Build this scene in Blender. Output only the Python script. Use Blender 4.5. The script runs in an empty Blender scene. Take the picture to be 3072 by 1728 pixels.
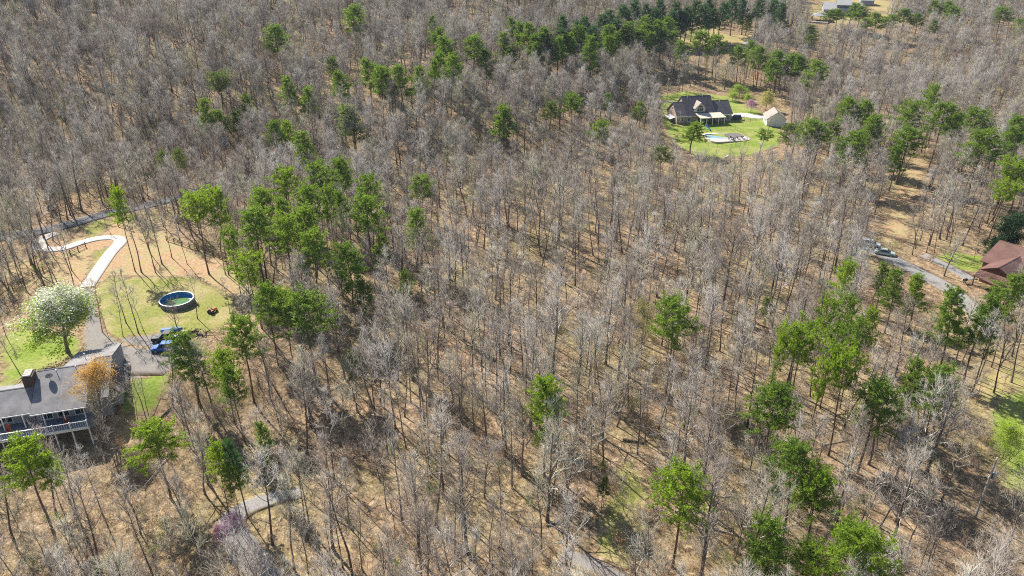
import bpy, math, random
import numpy as np
from mathutils import Vector

# ------------------------------------------------------------------ camera, sky, sun, exposure
SC = bpy.context.scene
COL = SC.collection
PITCH = math.radians(27.0)
CAM_H = 75.0
FPX = 2250.0                      # focal length in pixels of the 3072 px wide photograph
cam_data = bpy.data.cameras.new('camera')
cam_data.sensor_width = 36.0
cam_data.lens = 36.0 * FPX / 3072.0
cam_data.clip_start = 0.5
cam_data.clip_end = 8000.0
cam = bpy.data.objects.new('camera', cam_data)
cam.location = (0, 0, CAM_H)
cam.rotation_euler = (math.pi / 2 - PITCH, 0, 0)
COL.objects.link(cam)
SC.camera = cam

SUN_EL = math.radians(40.0)
SUN_DIR = Vector((-0.64 * math.cos(SUN_EL), 0.77 * math.cos(SUN_EL), math.sin(SUN_EL))).normalized()  # towards the sun
world = bpy.data.worlds.new('World')
SC.world = world
world.use_nodes = True
wn = world.node_tree
wn.nodes.clear()
sky = wn.nodes.new('ShaderNodeTexSky')
sky.sky_type = 'NISHITA'
sky.sun_disc = False
sky.sun_elevation = SUN_EL
sky.sun_rotation = math.atan2(SUN_DIR.x, SUN_DIR.y)
sky.altitude = 250
sky.air_density = 1.0
sky.dust_density = 0.6
bg = wn.nodes.new('ShaderNodeBackground')
bg.inputs['Strength'].default_value = 0.075
wo = wn.nodes.new('ShaderNodeOutputWorld')
wn.links.new(sky.outputs[0], bg.inputs[0])
wn.links.new(bg.outputs[0], wo.inputs[0])
sun_data = bpy.data.lights.new('sun', 'SUN')
sun_data.energy = 5.0
sun_data.angle = math.radians(0.53)
sun_data.color = (1.0, 0.95, 0.86)
sun = bpy.data.objects.new('sun', sun_data)
sun.rotation_euler = (-SUN_DIR).to_track_quat('-Z', 'Y').to_euler()
sun.location = (0, 0, 200)
COL.objects.link(sun)
SC.view_settings.view_transform = 'Standard'
SC.view_settings.look = 'None'
SC.view_settings.exposure = 0.9
SC.view_settings.gamma = 1.0
SC.view_settings.use_curve_mapping = False
SC.cycles.max_bounces = 4
SC.cycles.diffuse_bounces = 1
SC.cycles.glossy_bounces = 2
SC.cycles.transmission_bounces = 2
SC.cycles.transparent_max_bounces = 4
SC.cycles.use_denoising = False
SC.cycles.pixel_filter_type = 'BLACKMAN_HARRIS'
SC.cycles.filter_width = 1.05
SC.cycles.caustics_reflective = False
SC.cycles.caustics_refractive = False

rng = np.random.default_rng(11)
random.seed(11)

# ------------------------------------------------------------------ terrain and pixel -> ground
def sstep(a, b, t):
    t = np.clip((t - a) / (b - a), 0, 1)
    return t * t * (3 - 2 * t)

def hgt(x, y):
    x = np.asarray(x, float); y = np.asarray(y, float)
    yy = np.maximum(y, 60)
    u = x / yy
    # wooded hillside on the left and behind, gentler rise on the right
    left = 1 - sstep(-0.05, 0.22, u)
    d1 = np.clip(y - 205, 0, None)
    h1 = (0.205 + 0.09 * sstep(-0.15, -0.55, u)) * d1 * sstep(0, 60, d1)
    h1 = 62 * (1 - np.exp(-h1 / 62))
    d2 = np.clip(y - 325, 0, None)
    h2 = 0.115 * d2 * sstep(0, 60, d2)
    h2 = 45 * (1 - np.exp(-h2 / 45))
    h = left * h1 + (1 - left) * h2
    h = h + left * sstep(225, 300, y) * (3.2 * np.sin((x * 0.9 + y * 0.42) * 0.085) + 1.6 * np.sin((x * 0.5 - y * 0.7) * 0.11 + 1.0))
    # bench on which the left house and its yard stand
    h = h + 3.0 * sstep(93, 106, y - 0.3 * (x + 60)) * (1 - sstep(-46, -26, x)) * (1 - sstep(170, 210, y))
    # gentle swells
    h = h + 0.7 * np.sin(x * 0.041 + 1.3) * np.sin(y * 0.033 + 0.4) + 0.35 * np.sin(x * 0.09 + y * 0.07)
    return h

CP, SP = math.cos(PITCH), math.sin(PITCH)
def ray(px, py):
    a = (px - 1536.0) / FPX; b = -(py - 864.0) / FPX
    d = np.array([a, CP + b * SP, -SP + b * CP])
    return d / np.linalg.norm(d)
def G(px, py, dz=0.0):
    """ground point seen at photo pixel (px,py); with dz: the ground point whose dz-high point is seen there"""
    d = ray(px, py)
    t = np.arange(40, 2500, 1.0)
    z = CAM_H + d[2] * t - hgt(d[0] * t, d[1] * t) - dz
    k = np.argmax(z < 0)
    if z[k] >= 0: k = len(t) - 1
    t0, t1 = t[max(k - 1, 0)], t[k]
    for _ in range(18):
        m = 0.5 * (t0 + t1)
        if CAM_H + d[2] * m - float(hgt(d[0] * m, d[1] * m)) - dz < 0: t1 = m
        else: t0 = m
    x, y = d[0] * t1, d[1] * t1
    return np.array([x, y, float(hgt(x, y))])
def atz(px, py, z):
    d = ray(px, py); t = (z - CAM_H) / d[2]
    return np.array([d[0] * t, d[1] * t, z])
def proj(x, y, z):
    x = np.asarray(x, float); y = np.asarray(y, float); dz = np.asarray(z, float) - CAM_H
    ax = y * CP - dz * SP
    up = y * SP + dz * CP
    return 1536 + FPX * x / ax, 864 - FPX * up / ax, ax
def inpoly(px, py, poly):
    px = np.asarray(px, float); py = np.asarray(py, float)
    r = np.zeros(px.shape, bool); n = len(poly); j = n - 1
    for i in range(n):
        xi, yi = poly[i][0], poly[i][1]; xj, yj = poly[j][0], poly[j][1]
        c = ((yi > py) != (yj > py)) & (px < (xj - xi) * (py - yi) / ((yj - yi) or 1e-9) + xi)
        r ^= c; j = i
    return r
def polydist(px, py, poly):
    best = np.full(np.shape(px), 1e9); n = len(poly)
    for i in range(n):
        ax, ay = poly[i][0], poly[i][1]; bx, by = poly[(i + 1) % n][0], poly[(i + 1) % n][1]
        dx, dy = bx - ax, by - ay
        t = np.clip(((px - ax) * dx + (py - ay) * dy) / (dx * dx + dy * dy + 1e-9), 0, 1)
        best = np.minimum(best, np.hypot(px - ax - t * dx, py - ay - t * dy))
    return best

# ------------------------------------------------------------------ materials
MATS = {}
def newmat(name):
    m = bpy.data.materials.new(name); m.use_nodes = True
    nt = m.node_tree; nt.nodes.clear()
    out = nt.nodes.new('ShaderNodeOutputMaterial')
    MATS[name] = m
    return m, nt, out
def N(nt, typ, **kw):
    n = nt.nodes.new(typ)
    for k, v in kw.items(): setattr(n, k, v)
    return n
def noise(nt, vec, scale, detail=4, rough=0.6):
    n = N(nt, 'ShaderNodeTexNoise'); n.inputs['Scale'].default_value = scale
    n.inputs['Detail'].default_value = detail; n.inputs['Roughness'].default_value = rough
    nt.links.new(vec, n.inputs['Vector'])
    return n.outputs[0]
def ramp(nt, fac, stops):
    r = N(nt, 'ShaderNodeValToRGB'); e = r.color_ramp.elements
    while len(e) < len(stops): e.new(0.5)
    for i, (p, c) in enumerate(stops):
        e[i].position = p; e[i].color = (c[0], c[1], c[2], 1) if not np.isscalar(c) else (c, c, c, 1)
    nt.links.new(fac, r.inputs[0])
    return r.outputs[0]
def mix(nt, fac, a, b, blend='MIX'):
    m = N(nt, 'ShaderNodeMix', data_type='RGBA', blend_type=blend)
    for sock, val in ((m.inputs[0], fac), (m.inputs[6], a), (m.inputs[7], b)):
        if isinstance(val, (int, float)): sock.default_value = val
        elif isinstance(val, tuple): sock.default_value = (val[0], val[1], val[2], 1)
        else: nt.links.new(val, sock)
    return m.outputs[2]
def pbsdf(nt, out, col, rough=0.85, spec=0.2, bump=None, bstr=0.3, metallic=0.0):
    b = N(nt, 'ShaderNodeBsdfPrincipled')
    if isinstance(col, tuple): b.inputs['Base Color'].default_value = (col[0], col[1], col[2], 1)
    else: nt.links.new(col, b.inputs['Base Color'])
    b.inputs['Roughness'].default_value = rough
    b.inputs['Metallic'].default_value = metallic
    b.inputs['Specular IOR Level'].default_value = spec
    if bump is not None:
        bn = N(nt, 'ShaderNodeBump'); bn.inputs['Strength'].default_value = bstr; bn.inputs['Distance'].default_value = 0.05
        nt.links.new(bump, bn.inputs['Height']); nt.links.new(bn.outputs[0], b.inputs['Normal'])
    nt.links.new(b.outputs[0], out.inputs[0])
    return b
def simple(name, col, rough=0.7, var=0.15, scale=1.5, spec=0.3, metallic=0.0, bump=0.0):
    m, nt, out = newmat(name)
    co = N(nt, 'ShaderNodeTexCoord').outputs['Object']
    n1 = noise(nt, co, scale, 5, 0.65)
    d = tuple(c * (1 - var * 1.6) for c in col); l = tuple(min(1, c * (1 + var * 1.6)) for c in col)
    c = ramp(nt, n1, [(0.3, d), (0.7, l)])
    n2 = noise(nt, co, scale * 9, 3, 0.6)
    c = mix(nt, 0.25, c, ramp(nt, n2, [(0.3, d), (0.7, l)]))
    pbsdf(nt, out, c, rough, spec, n2 if bump else None, bump, metallic)
    return m

def litter(nt):
    """colour of the dead-leaf forest floor, from position alone"""
    co = N(nt, 'ShaderNodeNewGeometry').outputs['Position']
    a = noise(nt, co, 0.9, 8, 0.72)
    c = ramp(nt, a, [(0.28, (0.085, 0.056, 0.036)), (0.44, (0.21, 0.143, 0.086)), (0.56, (0.345, 0.25, 0.153)), (0.72, (0.52, 0.405, 0.265))])
    big = noise(nt, co, 0.045, 4, 0.6)
    c = mix(nt, ramp(nt, big, [(0.44, 0.0), (0.62, 0.55)]), c, ramp(nt, a, [(0.3, (0.10, 0.095, 0.035)), (0.7, (0.36, 0.32, 0.15))]))
    red = noise(nt, co, 0.11, 3, 0.6)
    c = mix(nt, ramp(nt, red, [(0.5, 0.0), (0.72, 0.28)]), c, ramp(nt, a, [(0.3, (0.13, 0.07, 0.042)), (0.7, (0.42, 0.245, 0.14))]))
    fine = noise(nt, co, 3.2, 6, 0.8)
    c = mix(nt, 0.85, c, ramp(nt, fine, [(0.32, (0.12, 0.08, 0.05)), (0.5, (0.5, 0.5, 0.5)), (0.7, (0.95, 0.9, 0.85))]), 'OVERLAY')
    return co, c, a
m, nt, out = newmat('leaf_litter')
co, c, a = litter(nt)
pbsdf(nt, out, c, 0.95, 0.1, a, 0.6)

def patch_material(name, cols, scale=2.0, soft_edge=True):
    """ground cover that thins out into the leaf litter towards its edge (attribute 'cover' = metres inside the edge)"""
    m, nt, out = newmat(name)
    co, c, a = litter(nt)
    g1 = noise(nt, co, scale, 6, 0.7); g2 = noise(nt, co, 0.16, 4, 0.6)
    g = ramp(nt, g1, [(0.3, cols[0]), (0.5, cols[1]), (0.7, cols[2])])
    if len(cols) > 3:
        g = mix(nt, ramp(nt, g2, [(0.42, 0.0), (0.6, 0.85)]), g, ramp(nt, g1, [(0.3, cols[3]), (0.7, cols[4])]))
    at = N(nt, 'ShaderNodeAttribute', attribute_name='cover').outputs['Fac']
    e = N(nt, 'ShaderNodeMath', operation='MULTIPLY_ADD'); nt.links.new(noise(nt, co, 0.5, 5, 0.65), e.inputs[0])
    e.inputs[1].default_value = 5.0 if soft_edge else 1.6; nt.links.new(at, e.inputs[2])
    f = N(nt, 'ShaderNodeMapRange', interpolation_type='SMOOTHSTEP'); nt.links.new(e.outputs[0], f.inputs[0])
    f.inputs[1].default_value = 2.2 if soft_edge else 0.9; f.inputs[2].default_value = 4.2 if soft_edge else 1.6
    c = mix(nt, f.outputs[0], c, g)
    pbsdf(nt, out, c, 0.92, 0.12, g1, 0.5)
    return m
patch_material('lawn_grass', [(0.12, 0.145, 0.025), (0.24, 0.25, 0.06), (0.36, 0.33, 0.11), (0.27, 0.22, 0.09), (0.48, 0.39, 0.20)])
patch_material('bright_lawn', [(0.10, 0.16, 0.018), (0.19, 0.26, 0.035), (0.30, 0.36, 0.065), (0.23, 0.25, 0.06), (0.38, 0.38, 0.13)])
patch_material('dry_grass', [(0.26, 0.19, 0.08), (0.42, 0.31, 0.15), (0.54, 0.42, 0.22), (0.2, 0.2, 0.06), (0.36, 0.33, 0.13)])
patch_material('bare_soil', [(0.28, 0.16, 0.08), (0.41, 0.265, 0.15), (0.54, 0.39, 0.245), (0.27, 0.23, 0.10), (0.44, 0.37, 0.19)])
patch_material('gravel', [(0.16, 0.145, 0.13), (0.26, 0.235, 0.215), (0.38, 0.35, 0.32)], 6.0, False)
patch_material('asphalt', [(0.085, 0.085, 0.09), (0.13, 0.13, 0.135), (0.19, 0.185, 0.185)], 5.0, False)
patch_material('pale_road', [(0.20, 0.19, 0.18), (0.29, 0.275, 0.26), (0.39, 0.37, 0.345)], 4.0, False)
patch_material('concrete_drive', [(0.46, 0.42, 0.38), (0.57, 0.525, 0.48), (0.66, 0.62, 0.57)], 1.2, False)

def barkmat(name, c0, c1, c2, scale=2.0, c3=None):
    m, nt, out = newmat(name)
    co = N(nt, 'ShaderNodeTexCoord').outputs['Object']
    rnd = N(nt, 'ShaderNodeObjectInfo').outputs['Random']
    base = ramp(nt, rnd, [(0.0, c0), (0.45, c1), (1.0, c2)] if c3 is None else [(0.0, c0), (0.35, c1), (0.66, c2), (0.84, c3), (1.0, c1)])
    n1 = noise(nt, co, scale, 5, 0.7)
    c = mix(nt, 0.6, base, ramp(nt, n1, [(0.3, 0.15), (0.7, 0.9)]), 'OVERLAY')
    pbsdf(nt, out, c, 0.9, 0.15, n1, 0.5)
    return m
barkmat('shaded_trunk_bark', (0.10, 0.074, 0.058), (0.15, 0.12, 0.098), (0.22, 0.19, 0.165))  # trunks: older, darker bark, with their backlit shade also put into the colour
barkmat('sunlit_twig_bark', (0.22, 0.178, 0.148), (0.335, 0.295, 0.262), (0.46, 0.425, 0.39), 0.6, (0.37, 0.345, 0.23))  # limbs and twigs: paler than the trunk, sunlight from above painted in
barkmat('sunlit_limb_bark', (0.28, 0.225, 0.18), (0.41, 0.36, 0.315), (0.54, 0.50, 0.455), 0.6, (0.42, 0.395, 0.28))  # near limbs: paler again, their sunlit look is in the colour
barkmat('pine_bark', (0.13, 0.08, 0.055), (0.17, 0.11, 0.075), (0.15, 0.12, 0.10))
barkmat('brush_bark', (0.30, 0.21, 0.15), (0.40, 0.31, 0.235), (0.46, 0.39, 0.32), 1.0)

def leafmat(name, lo, mid, hi, trans=0.35, tcol=None):
    m, nt, out = newmat(name)
    co = N(nt, 'ShaderNodeTexCoord').outputs['Object']
    rnd = N(nt, 'ShaderNodeObjectInfo').outputs['Random']
    n1 = noise(nt, co, 0.7, 3, 0.7)
    c = ramp(nt, n1, [(0.3, lo), (0.5, mid), (0.72, hi)])
    c = mix(nt, ramp(nt, rnd, [(0.0, 0.0), (1.0, 0.45)]), c, hi)
    d = N(nt, 'ShaderNodeBsdfPrincipled'); nt.links.new(c, d.inputs['Base Color'])
    d.inputs['Roughness'].default_value = 0.6; d.inputs['Specular IOR Level'].default_value = 0.25
    t = N(nt, 'ShaderNodeBsdfTranslucent'); nt.links.new(mix(nt, 1.0, c, tcol or (1.3, 1.3, 0.6), 'MULTIPLY'), t.inputs[0])
    ms = N(nt, 'ShaderNodeMixShader'); ms.inputs[0].default_value = trans
    nt.links.new(d.outputs[0], ms.inputs[1]); nt.links.new(t.outputs[0], ms.inputs[2]); nt.links.new(ms.outputs[0], out.inputs[0])
    return m
leafmat('pine_needles', (0.085, 0.155, 0.026), (0.15, 0.24, 0.042), (0.245, 0.345, 0.062), 0.55)
leafmat('yellow_needles', (0.13, 0.215, 0.02), (0.21, 0.315, 0.032), (0.31, 0.42, 0.05), 0.55)
leafmat('dark_needles', (0.035, 0.095, 0.045), (0.06, 0.14, 0.06), (0.10, 0.19, 0.07), 0.4)  # dark green; on the top conifers the slope's shadow is painted in
leafmat('pale_needles', (0.10, 0.15, 0.04), (0.16, 0.22, 0.06), (0.23, 0.29, 0.09))
leafmat('white_blossom', (0.66, 0.68, 0.52), (0.80, 0.81, 0.68), (0.88, 0.88, 0.80), 0.55, (1, 1, 0.92))
leafmat('spring_leaf', (0.18, 0.30, 0.02), (0.30, 0.44, 0.04), (0.42, 0.55, 0.07), 0.55)
leafmat('orange_bud', (0.50, 0.29, 0.07), (0.66, 0.42, 0.12), (0.76, 0.54, 0.20), 0.4, (1.2, 1, 0.6))
leafmat('purple_blossom', (0.22, 0.05, 0.20), (0.34, 0.09, 0.29), (0.45, 0.18, 0.38), 0.35, (1.2, 0.8, 1.1))
leafmat('pink_blossom', (0.42, 0.2, 0.33), (0.55, 0.3, 0.43), (0.65, 0.42, 0.52), 0.35, (1.2, 0.9, 1.1))
leafmat('yellow_leaf', (0.38, 0.36, 0.10), (0.52, 0.48, 0.16), (0.62, 0.57, 0.24), 0.4, (1.1, 1.1, 0.6))
leafmat('glossy_leaf', (0.012, 0.045, 0.012), (0.02, 0.065, 0.016), (0.04, 0.10, 0.025), 0.15)

simple('grey_shingle', (0.27, 0.26, 0.26), 0.9, 0.2, 0.6, 0.15, bump=0.3)
simple('dark_shingle', (0.145, 0.128, 0.135), 0.9, 0.16, 0.8, 0.15, bump=0.3)
simple('tan_shingle', (0.36, 0.32, 0.28), 0.9, 0.12, 0.8, 0.15, bump=0.3)
simple('pale_roof', (0.42, 0.41, 0.40), 0.6, 0.08, 0.4)
simple('brown_metal', (0.175, 0.092, 0.07), 0.5, 0.22, 0.35, 0.4)
simple('cream_metal', (0.66, 0.60, 0.47), 0.55, 0.06, 0.5)
simple('tan_brick', (0.40, 0.31, 0.24), 0.9, 0.14, 4.0)
simple('red_brick', (0.10, 0.07, 0.062), 0.9, 0.18, 5.0)
simple('cedar_wall', (0.16, 0.075, 0.045), 0.85, 0.15, 3.0)
simple('grey_siding', (0.33, 0.34, 0.36), 0.8, 0.08, 2.0)
simple('white_paint', (0.78, 0.78, 0.76), 0.6, 0.05, 2.0)
simple('flue_cap', (0.62, 0.54, 0.47), 0.85, 0.1, 3.0)
simple('deck_board', (0.23, 0.27, 0.33), 0.8, 0.14, 1.5)
simple('deck_wood', (0.30, 0.22, 0.15), 0.85, 0.14, 1.5)
simple('red_fabric', (0.45, 0.07, 0.04), 0.8, 0.1, 3.0)
simple('fence_wood', (0.17, 0.095, 0.055), 0.9, 0.18, 3.0)
simple('pole_wood', (0.36, 0.33, 0.29), 0.9, 0.14, 2.0)
simple('dark_metal', (0.04, 0.04, 0.045), 0.5, 0.1, 3.0, 0.5)
simple('grey_metal', (0.42, 0.45, 0.48), 0.35, 0.08, 3.0, 0.5, 0.6)
simple('pool_wall', (0.20, 0.21, 0.25), 0.7, 0.3, 3.5)
simple('pool_rim', (0.72, 0.76, 0.82), 0.5, 0.05, 2.0)
simple('pool_liner', (0.05, 0.24, 0.50), 0.5, 0.1, 1.0)
simple('pool_cover', (0.17, 0.155, 0.15), 0.8, 0.12, 1.0)
simple('patio_stone', (0.52, 0.46, 0.42), 0.85, 0.1, 1.0)
simple('tyre_rubber', (0.02, 0.02, 0.02), 0.85, 0.1, 3.0)
simple('blue_paint', (0.01, 0.14, 0.52), 0.25, 0.06, 1.0, 0.5)
simple('navy_paint', (0.012, 0.02, 0.07), 0.22, 0.06, 1.0, 0.5)
simple('black_paint', (0.015, 0.016, 0.02), 0.25, 0.06, 1.0, 0.5)
simple('silver_paint', (0.60, 0.62, 0.63), 0.3, 0.05, 1.0, 0.5)
simple('green_paint', (0.42, 0.52, 0.46), 0.3, 0.05, 1.0, 0.5)
simple('orange_paint', (0.62, 0.10, 0.015), 0.4, 0.06, 1.0, 0.4)
simple('red_plastic', (0.6, 0.06, 0.03), 0.5, 0.06, 1.0, 0.4)
simple('blue_tarp', (0.03, 0.16, 0.42), 0.55, 0.12, 1.5, 0.3)
simple('dead_wood', (0.40, 0.34, 0.28), 0.9, 0.2, 1.5)
simple('rotten_wood', (0.12, 0.085, 0.06), 0.95, 0.25, 1.5)
m, nt, out = newmat('window_glass')
pbsdf(nt, out, (0.02, 0.035, 0.06), 0.08, 0.6)
m, nt, out = newmat('green_water')
co = N(nt, 'ShaderNodeTexCoord').outputs['Object']
n1 = noise(nt, co, 0.5, 4, 0.6)
pbsdf(nt, out, ramp(nt, n1, [(0.35, (0.05, 0.16, 0.07)), (0.65, (0.17, 0.28, 0.07))]), 0.06, 0.5, noise(nt, co, 3.0, 2, 0.5), 0.05)
m, nt, out = newmat('pool_water')
co = N(nt, 'ShaderNodeTexCoord').outputs['Object']
pbsdf(nt, out, ramp(nt, noise(nt, co, 0.6, 3, 0.6), [(0.35, (0.22, 0.40, 0.45)), (0.65, (0.34, 0.50, 0.54))]), 0.06, 0.5, noise(nt, co, 3.0, 2, 0.5), 0.05)

# ------------------------------------------------------------------ mesh helpers
def mesh_np(name, V, F, mat, smooth=False):
    """V (n,3), F list of arrays (m,k)"""
    me = bpy.data.meshes.new(name)
    if not isinstance(F, list): F = [F]
    F = [np.asarray(f, np.int32) for f in F if len(f)]
    V = np.asarray(V, np.float32)
    me.vertices.add(len(V)); me.vertices.foreach_set('co', V.ravel())
    tot = np.concatenate([np.full(len(f), f.shape[1], np.int32) for f in F])
    idx = np.concatenate([f.ravel() for f in F])
    start = np.concatenate([[0], np.cumsum(tot)[:-1]]).astype(np.int32)
    me.loops.add(len(idx)); me.loops.foreach_set('vertex_index', idx)
    me.polygons.add(len(tot)); me.polygons.foreach_set('loop_start', start); me.polygons.foreach_set('loop_total', tot)
    if smooth: me.polygons.foreach_set('use_smooth', np.ones(len(tot), bool))
    if mat:
        for mm in (mat if isinstance(mat, list) else [mat]): me.materials.append(MATS[mm])
    me.update(calc_edges=True); me.validate()
    return me
def link(name, me, parent=None, loc=None, rot=None, scale=None):
    o = bpy.data.objects.new(name, me); COL.objects.link(o)
    if parent is not None: o.parent = parent
    if loc is not None: o.location = [float(v) for v in loc]
    if rot is not None: o.rotation_euler = [float(v) for v in rot]
    if scale is not None: o.scale = [float(v) for v in scale]
    return o
def tag(o, label=None, cat=None, group=None, kind=None):
    if label: o['label'] = label
    if cat: o['category'] = cat
    if group: o['group'] = group
    if kind: o['kind'] = kind
    return o
def thing(name, label, cat, loc, rz=0.0, group=None):
    o = link(name, None, None, loc, (0, 0, rz))
    o.empty_display_size = 0.5
    return tag(o, label, cat, group)
class MB:
    def __init__(s): s.v = []; s.f = []
    def add(s, vs, fs):
        b = len(s.v); s.v += [tuple(float(q) for q in p) for p in vs]; s.f += [tuple(b + i for i in f) for f in fs]; return s
    def box(s, x0, x1, y0, y1, z0, z1):
        return s.add([(x0, y0, z0), (x1, y0, z0), (x1, y1, z0), (x0, y1, z0), (x0, y0, z1), (x1, y0, z1), (x1, y1, z1), (x0, y1, z1)],
                     [(0, 3, 2, 1), (4, 5, 6, 7), (0, 1, 5, 4), (1, 2, 6, 5), (2, 3, 7, 6), (3, 0, 4, 7)])
    def quadslab(s, q, t=0.16):
        """slab under the quad q (4 points, counter-clockwise from above)"""
        q = [tuple(p) for p in q]; lo = [(p[0], p[1], p[2] - t) for p in q]
        return s.add(q + lo, [(0, 1, 2, 3), (7, 6, 5, 4), (0, 4, 5, 1), (1, 5, 6, 2), (2, 6, 7, 3), (3, 7, 4, 0)])
    def prism(s, prof, axis, a, b):
        """closed profile extruded along axis 0 (x) or 1 (y)"""
        n = len(prof)
        def P(p, t): return (t, p[0], p[1]) if axis == 0 else (p[0], t, p[1])
        vs = [P(p, a) for p in prof] + [P(p, b) for p in prof]
        return s.add(vs, [tuple(range(n - 1, -1, -1)), tuple(range(n, 2 * n))] + [(i, (i + 1) % n, n + (i + 1) % n, n + i) for i in range(n)])
    def cyl(s, p0, p1, r0, r1=None, n=8, cap=True):
        r1 = r0 if r1 is None else r1
        p0 = Vector(p0); p1 = Vector(p1); d = (p1 - p0).normalized()
        a = d.orthogonal().normalized(); b = d.cross(a)
        vs = []
        for p, r in ((p0, r0), (p1, r1)):
            for i in range(n):
                t = 2 * math.pi * i / n; vs.append(p + a * (r * math.cos(t)) + b * (r * math.sin(t)))
        fs = [(i, (i + 1) % n, n + (i + 1) % n, n + i) for i in range(n)]
        if cap: fs += [tuple(range(n - 1, -1, -1)), tuple(range(n, 2 * n))]
        return s.add(vs, fs)
    def build(s, name, mat, parent=None, loc=None, rot=None, smooth=False):
        me = bpy.data.meshes.new(name); me.from_pydata(s.v, [], s.f)
        for mm in (mat if isinstance(mat, list) else [mat]): me.materials.append(MATS[mm])
        if smooth:
            for p in me.polygons: p.use_smooth = True
        me.update()
        return link(name, me, parent, loc, rot)

# ------------------------------------------------------------------ ground sheet, lawns, roads
def axis_lines(lo, hi, step, far_lo, far_hi):
    a = list(np.arange(lo, hi + step, step)); s = step; x = a[-1]
    while x < far_hi: s *= 1.22; x += s; a.append(x)
    s = step; x = lo; b = []
    while x > far_lo: s *= 1.22; x -= s; b.append(x)
    return np.array(b[::-1] + a)
gx = axis_lines(-170, 190, 1.8, -3500, 3500); gy = axis_lines(45, 330, 1.8, -2500, 4500)
X, Y = np.meshgrid(gx, gy)
V = np.stack([X.ravel(), Y.ravel(), hgt(X, Y).ravel()], 1)
nx, ny = len(gx), len(gy)
i0 = (np.arange(ny - 1)[:, None] * nx + np.arange(nx - 1)[None, :]).ravel()
tag(link('ground', mesh_np('ground', V, np.stack([i0, i0 + 1, i0 + nx + 1, i0 + nx], 1), 'leaf_litter', True)), kind='structure',
    label='tan leaf litter covering the forest floor')

def drape(name, pix, mat, lift, label, cell=1.1, px=True, kind='structure'):
    """a cover of small cells that follows the ground inside an outline given as photo pixels"""
    poly = [G(*p)[:2] for p in pix] if px else [np.array(p) for p in pix]
    P = np.array(poly); lo = P.min(0) - 2; hi = P.max(0) + 2
    xs = np.arange(lo[0], hi[0], cell); ys = np.arange(lo[1], hi[1], cell)
    XX, YY = np.meshgrid(xs, ys)
    d = polydist(XX.ravel(), YY.ravel(), poly) * np.where(inpoly(XX.ravel(), YY.ravel(), poly), 1, -1)
    n = len(xs); k = (np.arange(len(ys) - 1)[:, None] * n + np.arange(n - 1)[None, :]).ravel()
    q = np.stack([k, k + 1, k + n + 1, k + n], 1)
    q = q[(d[q] > -0.9).all(1)]
    used = np.unique(q); re = np.full(len(d), -1); re[used] = np.arange(len(used))
    V = np.stack([XX.ravel()[used], YY.ravel()[used], hgt(XX.ravel()[used], YY.ravel()[used]) + lift], 1)
    me = mesh_np(name, V, re[q], mat, True)
    me.attributes.new('cover', 'FLOAT', 'POINT').data.foreach_set('value', d[used].astype(np.float32))
    return tag(link(name, me), label, kind=kind)
def ribbon(name, pts, width, mat, lift, label, px=True, sharp=4.0, thick=0.0):
    """road of a given width along a line through photo pixels"""
    c = np.array([G(*p)[:2] if px else p for p in pts])
    # smooth with Catmull-Rom
    P = np.vstack([2 * c[0] - c[1], c, 2 * c[-1] - c[-2]]); L = []
    for i in range(1, len(P) - 2):
        n = max(3, int(np.linalg.norm(P[i + 1] - P[i]) / 1.2))
        for t in np.linspace(0, 1, n, endpoint=False):
            L.append(0.5 * (2 * P[i] + (P[i + 1] - P[i - 1]) * t + (2 * P[i - 1] - 5 * P[i] + 4 * P[i + 1] - P[i + 2]) * t ** 2 + (3 * P[i] - P[i - 1] - 3 * P[i + 1] + P[i + 2]) * t ** 3))
    L.append(c[-1]); L = np.array(L)
    T = np.gradient(L, axis=0); T /= np.linalg.norm(T, axis=1)[:, None] + 1e-9
    Nn = np.stack([-T[:, 1], T[:, 0]], 1)
    w = np.interp(np.linspace(0, 1, len(L)), np.linspace(0, 1, len(np.atleast_1d(width))), np.atleast_1d(width)) if not np.isscalar(width) else np.full(len(L), width)
    o = np.array([-0.5, -0.5, -0.3, 0, 0.3, 0.5, 0.5]); dz = np.array([-0.12, 0, 0, 0, 0, 0, -0.12])
    V = []; A = []
    for j in range(len(o)):
        p = L + Nn * (o[j] * w)[:, None]
        V.append(np.column_stack([p, hgt(p[:, 0], p[:, 1]) + lift + dz[j]])); A.append((0.5 - abs(o[j])) * w * sharp + (2 if sharp > 3 else -0.2))
    V = np.array(V).transpose(1, 0, 2).reshape(-1, 3); A = np.array(A).T.ravel()
    m_ = len(o); n = len(L)
    k = (np.arange(n - 1)[:, None] * m_ + np.arange(m_ - 1)[None, :]).ravel()
    me = mesh_np(name, V, np.stack([k, k + m_, k + m_ + 1, k + 1], 1)[:, ::-1], mat, False)
    me.attributes.new('cover', 'FLOAT', 'POINT').data.foreach_set('value', A.astype(np.float32))
    return tag(link(name, me), label, kind='structure'), L

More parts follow.
